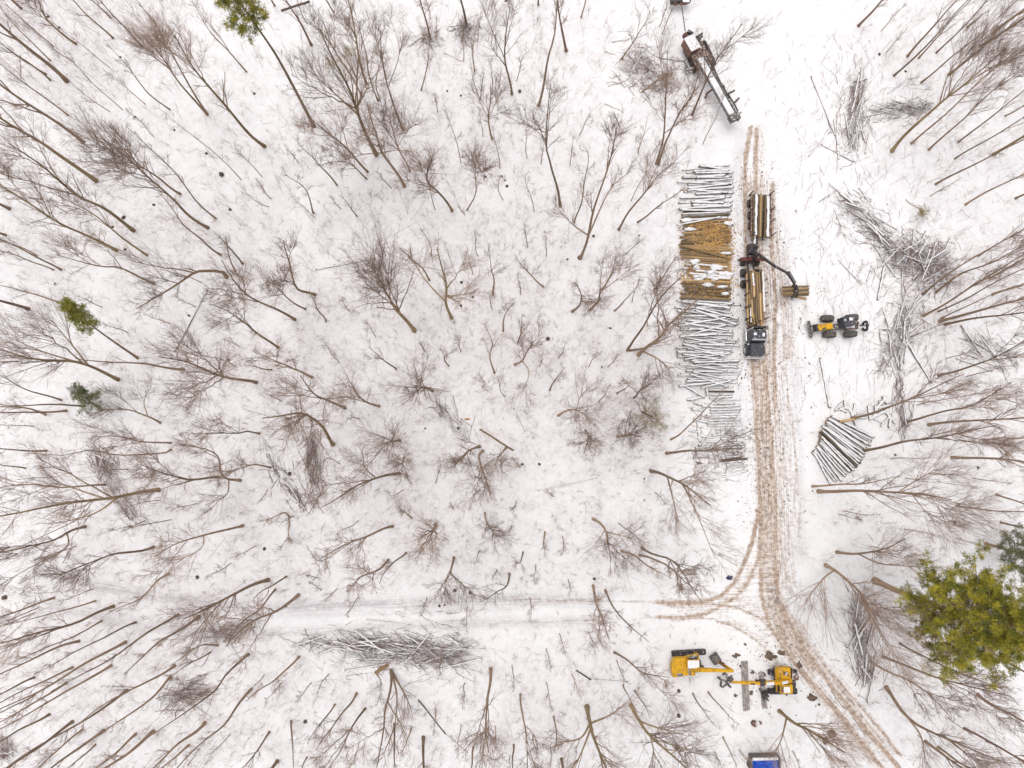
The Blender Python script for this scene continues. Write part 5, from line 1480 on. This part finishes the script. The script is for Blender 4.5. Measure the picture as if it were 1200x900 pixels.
for k, (u, z, d, m, sn) in enumerate([(881, 1.55, .34, 'rust_steel', False), (885.5, 1.6, .5, 'log_bark', True), (890, 1.5, .36, 'fresh_bark', False), (893, 1.55, .34, 'olive_bark', False), (896.5, 1.5, .3, 'log_bark', False), (900, 1.62, .52, 'log_bark', True), (904, 1.56, .36, 'rust_steel', False),
                                     (883.5, 1.9, .26, 'olive_bark', False), (891.5, 1.8, .3, 'fresh_bark', False), (897, 1.85, .28, 'olive_bark', False)]):
    place_log(P(u + J(.6), 228 + J(2), z), P(u - .8 + J(.6), 278 + J(2), z), d, m, sn, *TT)
place_log(P(884, 277, 1.5), P(884, 291, 1.4), .4, 'olive_bark', True, 'short snowy log sticking out of the trailer towards the crane', None)

# ---- skidder
F = Frame('skidder', 979, 382, 'yellow and black skidder on four big muddy tyres beside the road', 'skidder')
W = F.W
for (u, v, a) in ((969.5, 373.5, .10), (972, 392, .04), (998, 372.3, -.02), (996.5, 391.5, -.03)):
    wheel(F, W(u, v, .85), .86, .80, (math.sin(a), math.cos(a), 0), tyre='muddy_rubber', rim='black_steel')
b = MB(); b.box(W(966, 383.2, 1.6), (2.1, .85, .8), .12); hd = F.part('engine_hood', b, 'yellow', bevel=.05)
b = MB(); b.box(W(966, 385, 2.03), (.5, .28, .06), .4).box(W(962, 381.4, 2.03), (.3, .12, .05), .12); b.build('hood_vent', MT['black_steel'], hd)
b = MB(); b.box(W(956.2, 384.2, 1.5), (.42, 1.0, .85), .12); F.part('radiator_guard', b, 'black_steel', bevel=.03)
b = MB(); b.prism([(-.75, -.65), (.85, -.7), (.95, 0), (.85, .7), (-.75, .65)], 2, 1.0, 2.75); c_ = F.part('cab', b, 'truck_paint', bevel=.07); c_.location = W(983, 380.2, 0) * 1.0; c_.location.z = 0; c_.rotation_euler = (0, 0, .12)
b = MB()
for x_ in (-.4, .2): b.box((x_, .66, 2.2), (.45, .05, .6)); b.box((x_, -.66, 2.2), (.45, .05, .6))
b.box((.93, 0, 2.2), (.05, 1.0, .6)); b.build('window', MT['glass'], c_)
b = MB(); b.box((.32, .2, 2.80), (.48, .42, .12)).box((-.5, .18, 2.78), (.2, .26, .08)); b.build('snow_cover', MT['cap_snow'], c_, .04)
b = MB(); b.box(W(981, 383, .95), (5.0, .8, .5), .04).box(W(997, 382, 1.2), (1.9, .9, .55)); fr = F.part('rear_frame', b, 'grey_steel', bevel=.03)
b = MB(); b.box(W(996.5, 381.3, 1.52), (1.3, .75, .12)); b.build('snow_cover', MT['cap_snow'], fr, .04)
b = MB()
for v in (378.3, 385.5): b.beam(W(992, v, 1.6), W(1006, v - .5, 2.1), .16, .2)
b.beam(W(1006, 377.6, 2.1), W(1006, 385.2, 2.1), .16, .2).box(W(1003, 376.6, 1.6), (.5, .2, .2))
F.part('grapple_arch', b, 'rust_steel')
b = MB()
for sy in (-1, 1):
    q0 = W(1015, 381.5, 1.3)
    for a_, c2 in (((0, sy * .15, .3), (.1, sy * .6, .05)), ((.1, sy * .6, .05), (.05, sy * .6, -.6)), ((.05, sy * .6, -.6), (0, sy * .2, -.95))): b.beam(q0 + Vector(a_), q0 + Vector(c2), .3, .14)
b.beam(W(1006, 381.5, 2.1), q0 + Vector((0, 0, .35)), .16, .16).box(q0 + Vector((0, 0, .3)), (.36, .36, .3)); F.part('grapple', b, 'black_steel')
b = MB(); b.box(W(949, 386, .55), (.18, 2.4, .8), .14).box(W(948, 386, .95), (.28, 2.3, .08), .14); F.part('dozer_blade', b, 'grey_steel')
b = MB()
for sy in (-1, 1): b.beam(W(949.5, 386 + sy * 4, .6), W(962, 383 + sy * 3, .9), .14, .14)
F.part('blade_arm', b, 'black_steel')

# ---- excavators
def track(F, a, b_, wd, h, z0=0.0):
    """one crawler track between two ground points"""
    a, b_ = Vector(a), Vector(b_); d = (b_ - a); L = d.length; ang = math.atan2(d.y, d.x); c = (a + b_) / 2
    prof = []
    for k in range(9): t = PI / 2 + PI * k / 8; prof.append((-L / 2 + h / 2 + math.cos(t) * h / 2, h / 2 + math.sin(t) * h / 2))
    for k in range(9): t = -PI / 2 + PI * k / 8; prof.append((L / 2 - h / 2 + math.cos(t) * h / 2, h / 2 + math.sin(t) * h / 2))
    m = MB(); m.prism([(x, z) for x, z in prof], 1, -wd / 2, wd / 2)
    nn = int(L / .22)
    for k in range(nn): m.box((-L / 2 + h / 2 + (L - h) * k / (nn - 1), 0, h + .02), (.12, wd * 1.02, .05))
    o = F.part('track', m, 'black_steel'); o.location = c; o.rotation_euler = (0, 0, ang)
    r = MB()
    for k in range(4): r.cyl((-L / 2 + h / 2 + (L - h) * k / 3, -wd * .53, h / 2), (-L / 2 + h / 2 + (L - h) * k / 3, wd * .53, h / 2), h * .3, None, 12)
    r.build('roller', MT['grey_steel'], o)
    return o
def bucket(F, c, wd, size, rz, m='grey_steel'):
    """open curved digging bucket with teeth"""
    c = Vector(c); b = MB(); n = 9
    outer = [(math.cos(t) * size, math.sin(t) * size) for t in np.linspace(-0.3, PI * 1.02, n)]
    inner = [(x * .88, z * .88) for x, z in outer]
    b.prism(outer + inner[::-1], 1, -wd / 2, wd / 2)
    for s in (-1, 1): b.prism(outer, 1, s * wd / 2 - .03, s * wd / 2 + .03)
    for k in range(5): b.box((outer[0][0] * 1.02, -wd / 2 + wd * (k + .5) / 5, outer[0][1] - .12), (.1, .09, .34))
    o = F.part('bucket', b, m); o.location = c; o.rotation_euler = (0, 0, rz)
    return o

F = Frame('excavator', 797, 777, 'yellow excavator with its arm folded back and bucket resting in the snow', 'excavator')
W = F.W
track(F, W(786, 765, 0) * 1, W(826, 762.5, 0), .62, .85); track(F, W(787, 784, 0), W(824, 782, 0), .62, .85)
b = MB(); b.cyl(W(799, 776.5, .6), W(799, 776.5, 1.05), .8, None, 16).box(W(802, 775, .6), (1.6, 1.8, .4)); F.part('undercarriage', b, 'black_steel')
b = MB()
c0 = W(0, 0, 0)
hx0, hx1 = W(787.5, 780, 1.9).x, W(808.5, 780, 1.9).x; hy0, hy1 = W(798, 794, 1.9).y, W(798, 769, 1.9).y
b.prism([(hx0 + .1, hy0), (hx1, hy0 + .35), (hx1, hy1 - .15), (hx0 + .5, hy1 - .25), (hx0 + .05, hy1 - .7), (hx0 - .08, (hy0 + hy1) / 2), (hx0 - .02, hy0 + .4)], 2, 1.05, 2.05)
hs_ = F.part('house', b, 'yellow', bevel=.08)
b = MB(); b.box((hx0 + .95, (hy0 + hy1) / 2 + .1, 2.08), (1.2, 1.1, .14)).box((hx0 + .65, hy1 - .85, 2.1), (.6, .3, .12)); b.build('engine_cover', MT['yellow'], hs_, .04)
b = MB(); b.box((hx1 - .1, (hy0 + hy1) / 2 + .05, 2.07), (.28, 2.2, .06)).box((hx0 + 1.0, hy0 + .4, 2.07), (.7, .4, .05)); b.build('deck_grille', MT['grey_steel'], hs_)
b = MB(); b.box((hx1 + .35, hy0 + .7, 1.5), (.75, 1.0, .8)); b.build('side_deck', MT['yellow'], hs_, .05)
cab_c = W(812, 777, 2.3)
b = MB(); b.prism([(-.9, 0), (.85, 0), (.95, .7), (.75, 1.6), (-.9, 1.65)], 1, -.55, .55); cb = F.part('cab', b, 'yellow', bevel=.05); cb.location = Vector((cab_c.x, cab_c.y, 1.15))
b = MB()
for s in (-1, 1): b.box((.0, s * .555, 1.1), (1.2, .04, .7))
b.box((.90, 0, 1.05), (.05, .85, .8), ry=.1); b.build('window', MT['glass'], cb)
b = MB(); b.box((-.08, 0, 1.72), (1.55, 1.0, .16)); b.build('snow_cover', MT['cap_snow'], cb, .05)
b = MB(); pts_ = [W(802, 769.5, 1.95), W(816, 766.5, 2.1), W(818.5, 767, 2.1), W(818.5, 782, 2.0)]
for a_, c_ in zip(pts_[:-1], pts_[1:]): b.beam(a_, c_, .12, .12)
b.beam(pts_[1], pts_[1] - Vector((0, 0, 1.0)), .1, .1).beam(pts_[2], pts_[2] - Vector((0, 0, 1.0)), .1, .1); F.part('guard_rail', b, 'yellow')
b = MB(); b.box(W(811, 769.5, 1.5), (1.5, .65, .7)); F.part('tool_box', b, 'grey_steel', bevel=.03)
b0, b1, b2 = W(810, 783.5, 1.9), W(836, 785.2, 4.3), W(857.5, 786.2, 4.2)
b = MB(); b.beam(b0, W(822, 785, 3.5), .42, .5, .42, .62).beam(W(822, 785, 3.5), b1, .42, .62, .4, .5); bo = F.part('boom', b, 'yellow', bevel=.03)
b = MB(); b.beam(b1, b2, .38, .48, .34, .36); b.build('boom_tip', MT['yellow'], bo, .03)
b = MB(); b.cyl(W(812, 786, 2.0), W(824, 786.5, 3.4), .11).cyl(W(812, 782.3, 2.0), W(824, 783.0, 3.4), .11); b.build('boom_ram', MT['rust_steel'], bo)
s0, s1 = W(858.5, 786.3, 4.2), W(842.5, 775.5, 1.4)
b = MB(); b.beam(s0, s1, .38, .42, .3, .32); F.part('stick', b, 'yellow', bevel=.03)
b = MB(); b.cyl(W(850, 782, 3.8), W(843, 777, 2.0), .1).beam(W(849, 778, 3.2), W(843, 774.5, 1.9), .14, .14); F.part('stick_ram', b, 'rust_steel')
bucket(F, W(838, 771.5, .75), 1.15, .62, .55)

F = Frame('excavator', 909, 791, 'yellow excavator with snowy cab roof and boom stretched straight to a round grapple', 'excavator')
W = F.W
track(F, W(898, 786, 0), W(932, 786, 0), .6, .85); track(F, W(898, 808, 0), W(932, 808, 0), .6, .85)
b = MB(); b.cyl(W(915, 796, .6), W(915, 796, 1.05), .8, None, 16).box(W(915, 797, .6), (1.6, 2.2, .4)); F.part('undercarriage', b, 'black_steel')
b = MB(); x0, x1 = W(908, 790, 1.6).x, W(930.5, 790, 1.6).x; y0, y1 = W(915, 811, 1.3).y, W(915, 781.5, 1.3).y
b.prism([(x0, y0), (x1 - .1, y0), (x1 + .2, y0 + .8), (x1 + .2, y1 - .9), (x1 - .3, y1), (x0, y1)], 2, 1.0, 1.55); hs_ = F.part('house', b, 'black_steel', bevel=.05)
b = MB(); b.box(W(917.5, 788, 1.98), (1.65, 1.55, .9)); ec = b.build('engine_cover', MT['yellow'], hs_, .06)
b = MB(); b.box(W(914, 789, 2.46), (.07, 1.4, .04)).box(W(920, 789, 2.46), (.6, .5, .05)).box(W(923, 791.5, 2.47), (.12, .12, .06)); b.build('panel_seam', MT['rust_steel'], hs_)
b = MB(); b.box(W(909.8, 789, 1.8), (.28, 1.5, .6)); b.build('side_panel', MT['yellow'], hs_, .03)
b = MB(); b.prism([(W(926, 782, 1.6).x, W(926, 784, 1.6).y), (W(934.5, 790, 1.6).x, W(934, 791, 1.6).y), (W(934, 794, 1.6).x, W(934, 796, 1.6).y), (W(926, 796, 1.6).x, W(926, 796, 1.6).y)], 2, 1.0, 2.0); b.build('counterweight', MT['rust_steel'], hs_, .06)
b = MB(); b.box(W(930.5, 789.5, 2.06), (.22, .22, .16)).cyl(W(929, 790, 2.0), W(929, 790, 2.4), .06); b.build('exhaust', MT['chrome'], hs_)
cab_c = W(921, 807.3, 2.8)
b = MB(); b.prism([(-.85, 0), (-.95, .8), (-.8, 1.7), (.85, 1.75), (.85, 0)], 1, -.58, .58); cb = F.part('cab', b, 'yellow', bevel=.08); cb.location = Vector((cab_c.x, cab_c.y, 1.2))
b = MB()
for s in (-1, 1): b.box((.0, s * .585, 1.15), (1.2, .04, .7))
b.box((-.90, 0, 1.15), (.05, .9, .8)); b.build('window', MT['glass'], cb)
b = MB(); b.box((.0, -.02, 1.80), (.85, .75, .14)); b.build('snow_cover', MT['cap_snow'], cb, .06)
b = MB(); b.box((-.62, 0, 1.76), (.28, .8, .05)); b.build('roof_hatch', MT['orange'], cb)
b0, b1, b2 = W(926, 797, 2.2), W(894, 800, 4.4), W(857, 799, 3.2)
mid = b0.lerp(b1, .45) + Vector((0, 0, .35))
b = MB(); b.beam(b0, mid, .48, .55, .48, .68).beam(mid, b1, .48, .68, .40, .5); bo = F.part('boom', b, 'yellow', bevel=.03)
sn_ = MB()
for a_, c_ in ((.18, .45), (.70, .92)):
    q = [b0.lerp(mid, a_ / .5) if a_ < .5 else mid.lerp(b1, (a_ - .5) / .5), b0.lerp(mid, c_ / .5) if c_ < .5 else mid.lerp(b1, (c_ - .5) / .5)]
    up = Vector((0, 0, .36)); sn_.beam(q[0] + up, q[1] + up, .38, .10)
sn_.build('snow_cover', MT['cap_snow'], bo, .04)
b = MB(); b.beam(b1, W(868, 799.5, 3.6), .40, .5, .38, .44).beam(W(868, 799.5, 3.6), b2, .3, .3, .26, .26); F.part('stick', b, 'yellow', bevel=.03)
b = MB(); b.cyl(W(905, 801, 3.9), W(880, 801.2, 4.3), .1).box(W(893, 800.2, 4.45), (.6, .55, .45)).cyl(W(885, 797, 4.2), W(897, 796.5, 4.0), .12); F.part('stick_ram', b, 'black_steel')
gc = W(850, 797.5, 1.2)
b = MB(); b.cyl(b2 + Vector((-.1, 0, 0)), gc + Vector((.5, 0, .6)), .12).cyl(gc + Vector((.35, 0, .3)), gc + Vector((.35, 0, .75)), .42, .36, 14)
for k in range(5):
    a_ = 2 * PI * k / 5 + .3; d = Vector((math.cos(a_), math.sin(a_), 0))
    q = [gc + Vector((.25, 0, .5)) + d * .3, gc + d * .95 + Vector((0, 0, .25)), gc + d * .95 + Vector((0, 0, -.45)), gc + d * .45 + Vector((0, 0, -.95))]
    for e, f_ in zip(q[:-1], q[1:]): b.beam(e, f_, .22, .14)
F.part('grapple', b, 'grey_steel')
b = MB(); b.box(gc + Vector((.42, -.1, .83)), (.32, .5, .1)); b.build('snow_cover', MT['cap_snow'], F.root, .03)

# mat timbers, loose attachment, tarp box, split stump
for (u0, v0, u1, v1, wd, lab) in ((871.5, 774, 874.5, 832, .92, 'long weathered mat timber, partly snowed, under the outstretched boom'), (891, 787, 895.5, 829.5, .72, 'shorter muddy mat timber beside the excavator with outstretched boom')):
    a_, c_ = G(u0, v0, .12), G(u1, v1, .12); mid = (a_ + c_) / 2; A = Vector([float(x) for x in a_ - mid]); C_ = Vector([float(x) for x in c_ - mid])
    b = MB(); sd_ = (C_ - A).normalized().cross(Vector((0, 0, 1)))
    for k in range(3): b.beam(A + sd_ * (k - 1) * wd / 3, C_ + sd_ * (k - 1) * wd / 3 + (C_ - A).normalized() * J(.2), wd / 3 - .03, .24)
    o = b.build('mat_timber', MT['snowy_timber'], None, .02); o.location = Vector([float(x) for x in mid]); tag(o, lab, 'timber')
F = Frame('attachment', 894, 812, 'dark steel excavator attachment lying on the shorter mat timber', 'attachment')
b = MB(); b.box((0, 0, .62), (.75, .8, .5), .5).cyl((-.3, .3, .62), (-.8, .85, .72), .12).cyl((.2, .2, .62), (.35, .75, .66), .12); F.part('body', b, 'black_steel', bevel=.05)
b = MB(); b.beam((.1, -.3, .6), (.45, -.8, .5), .2, .16).beam((-.3, -.2, .6), (-.15, -.85, .5), .2, .16); F.part('claw', b, 'truck_paint')
F = Frame('covered_box', 890, 905, 'grey-framed box under a bright blue tarp, cut by the lower edge', 'box')
W = F.W
xa, xb, ya, yb_ = W(881, 900, 1.2).x, W(914, 900, 1.2).x, W(897, 886.5, 1.2).y, W(897, 935, 1.2).y
b = MB()
for x_, yy, sx_, sy_ in (((xa + xb) / 2, ya, xb - xa, .14), ((xa + xb) / 2, yb_, xb - xa, .14), (xa, (ya + yb_) / 2, .14, ya - yb_ - .28), (xb, (ya + yb_) / 2, .14, ya - yb_ - .28)): b.box((x_, yy, .7), (abs(sx_), abs(sy_), 1.2))
F.part('side_board', b, 'grey_steel', bevel=.02)
n_ = 24; xs = np.linspace(xa + .16, xb - .16, n_); ys = np.linspace(ya - .55, yb_ + .2, n_); X_, Y_ = np.meshgrid(xs, ys, indexing='ij')
Z_ = 1.05 + .09 * np.sin(X_ * 3.1 + Y_) + .06 * np.cos(Y_ * 4 + X_ * 1.5) - .12 * np.sin((X_ - xa) / (xb - xa) * PI)
v_ = np.stack([X_, Y_, Z_], -1).reshape(-1, 3); i = np.arange(n_ - 1)[:, None] * n_ + np.arange(n_ - 1)[None]
me = mesh_np('tarp', v_, np.stack([i, i + 1, i + n_ + 1, i + n_], -1).reshape(-1, 4), [MT['blue_tarp']])
if me.polygons[0].normal.z < 0: me.flip_normals()
o = link('tarp', me, F.root); sl_ = o.modifiers.new('Solidify', 'SOLIDIFY'); sl_.thickness = .02
b = MB(); b.box(((xa + xb) / 2, ya - .33, 1.06), (xb - xa - .3, .38, .10)); F.part('snow_cover', b, 'cap_snow', bevel=.04)
b = MB()
for yy in (ya - 1.2, yb_ + 1.0):
    for x_ in (xa - .16, xb + .16): b.cyl((x_ - .11, yy, .36), (x_ + .11, yy, .36), .36, None, 16)
F.part('tyre', b, 'rubber')
F = Frame('split_stump', 886, 847, 'broken brown stump with snow in its split, above the blue tarp', 'stump')
b = MB(); b.cyl((-.35, 0, -.1), (-.4, .05, .75), .42, .36, 10).cyl((.45, .0, -.1), (.5, .1, .5), .22, .18, 9); F.part('wood', b, 'rust_steel')
b = MB(); b.cyl((.08, .0, -.1), (.08, 0.02, .42), .38, .30, 11); F.part('snow_cover', b, 'cap_snow', bevel=.05)

# ---- delimber
F = Frame('delimber', 818, 75, 'stroke delimber with snow-covered cab roof and long snowy boom rails among bare trees', 'delimber')
W = F.W
ang = math.atan2(*(lambda d: (d.y, d.x))(W(861, 138, 2) - W(815, 58, 2)))
ud = Vector((math.cos(ang), math.sin(ang), 0)); us = Vector((-ud.y, ud.x, 0))
track(F, W(802, 58, 0), W(815, 86, 0), .6, .85); track(F, W(822, 50, 0), W(836, 78, 0), .6, .85)
hc = W(818, 62, 1.4)
b = MB(); b.box((hc.x, hc.y, 1.4), (4.0, 2.5, .8), ang); F.part('house', b, 'rust_steel', bevel=.05)
hd = W(822, 72, 2.0); b = MB(); b.box((hd.x, hd.y, 1.95), (1.2, 2.2, .5), ang).box((hd.x - ud.x * .2, hd.y, 2.1), (.5, 1.2, .6), ang); F.part('engine_cover', b, 'rust_steel', bevel=.05)
cc = W(811.5, 50, 2.9); b = MB(); b.box((cc.x, cc.y, 2.1), (2.2, 1.6, 1.6), ang); cb = F.part('cab', b, 'orange', bevel=.05)
b = MB(); b.box((cc.x, cc.y, 2.97), (2.25, 1.6, .16), ang); b.build('snow_cover', MT['cap_snow'], cb, .05)
b = MB(); q = Vector((cc.x, cc.y, 2.25)) - ud * 1.12; b.box(q, (.06, 1.2, .9), ang)
q2 = Vector((cc.x, cc.y, 2.25)) + us * .82; b.box(q2, (1.5, .06, .8), ang); b.build('window', MT['glass'], cb)
b = MB(); q = W(803.5, 42, 2.4); b.box(q, (.7, .6, .7), ang); F.part('lamp_housing', b, 'red', bevel=.04)
b = MB(); q = W(809, 38, 2.6); b.box(q, (.9, .4, .5), ang + .5).box(W(805.5, 43, 2.6), (.4, .6, .5), ang); F.part('winch', b, 'black_steel', bevel=.03)
b = MB()
for dv in (0, 4.2): b.beam(W(816, 43.5 + dv, 2.2), W(823.5, 38.5 + dv * .8, 2.2), .28, .2)
F.part('ladder_arm', b, 'black_steel')
A0, A1 = W(820, 66, 2.5), W(859, 135, 2.5)
b = MB(); rail = []
for s in (-.62, .62): b.beam(A0 + us * s, A1 + us * s, .22, .34)
for k in range(9):
    q = A0.lerp(A1, (k + .5) / 9); b.beam(q - us * .6, q + us * .6, .12, .1)
bm_ = F.part('boom', b, 'grey_steel')
b = MB(); b.beam(A0.lerp(A1, .02) - us * .05 + Vector((0, 0, .02)), A0.lerp(A1, .97) - us * .05 + Vector((0, 0, .02)), .95, .14); b.build('snow_cover', MT['cap_snow'], bm_, .04)
b = MB(); hs2 = [A0.lerp(A1, t) + us * (.86 + .10 * math.sin(9 * t)) + Vector((0, 0, .15)) for t in np.linspace(0.05, .98, 10)]
for a_, c_ in zip(hs2[:-1], hs2[1:]): b.cyl(a_, c_, .11, None, 7)
for t in (.25, .55, .72): b.box(A0.lerp(A1, t) + us * .82 + Vector((0, 0, .1)), (.7, .3, .3), ang)
b.build('hydraulic_hose', MT['black_steel'], bm_)
b = MB(); b.box(A1 + ud * .35, (1.0, 1.5, .9), ang).box(A1 + ud * .8 + us * .5, (.4, .5, .6), ang + .3).beam(A1 + ud * .3 + us * .6, A1 + ud * .1 + us * 1.4, .16, .16).beam(A1 + ud * .6 - us * .5, A1 + ud * .9 - us * .9, .2, .3); F.part('delimbing_head', b, 'grey_steel', bevel=.04)
b = MB(); b.beam(W(821, 75, 1.5), W(806, 82, 1.2), .3, .3).beam(W(806, 82, 1.2), W(803, 70, 1.2), .3, .3); F.part('outrigger', b, 'grey_steel')
b = MB(); b.beam(W(829, 108, .6), W(827, 114, .5), .3, .5).beam(A0.lerp(A1, .5) - Vector((0, 0, .15)), W(829, 109, .7), .2, .2); F.part('support_leg', b, 'rust_steel')
b = MB(); b.beam(W(804, 42, 2.3), W(799, 6, 2.3), .12, .12); F.part('boom_tail', b, 'grey_steel')
for (a_, c_, lab) in (((853, 110), (861, 106), 'short dark log stub above the boom head of the snowy delimber'), ((859, 122), (866, 115), 'second short dark log stub beside the boom head of the delimber')):
    place_log(G(*a_, .12), G(*c_, .12), .24, 'log_bark', False, lab, None, 'fallen_log')
F = Frame('machine_carriage', 796, 1, 'dark and orange machine end cut off by the upper edge above the delimber', 'machine part')
W = F.W
b = MB(); b.box(W(797, 0, 1.4), (3.0, 1.0, .7), .1); F.part('body', b, 'black_steel', bevel=.05)
b = MB(); b.box(W(792, 4, 1.2), (.6, .5, .5)).box(W(801, 4, 1.3), (1.2, .4, .4), .1); F.part('panel', b, 'orange', bevel=.04)
b = MB(); b.box(W(804, 1, 1.78), (1.0, .5, .1)); F.part('snow_cover', b, 'cap_snow', bevel=.03)
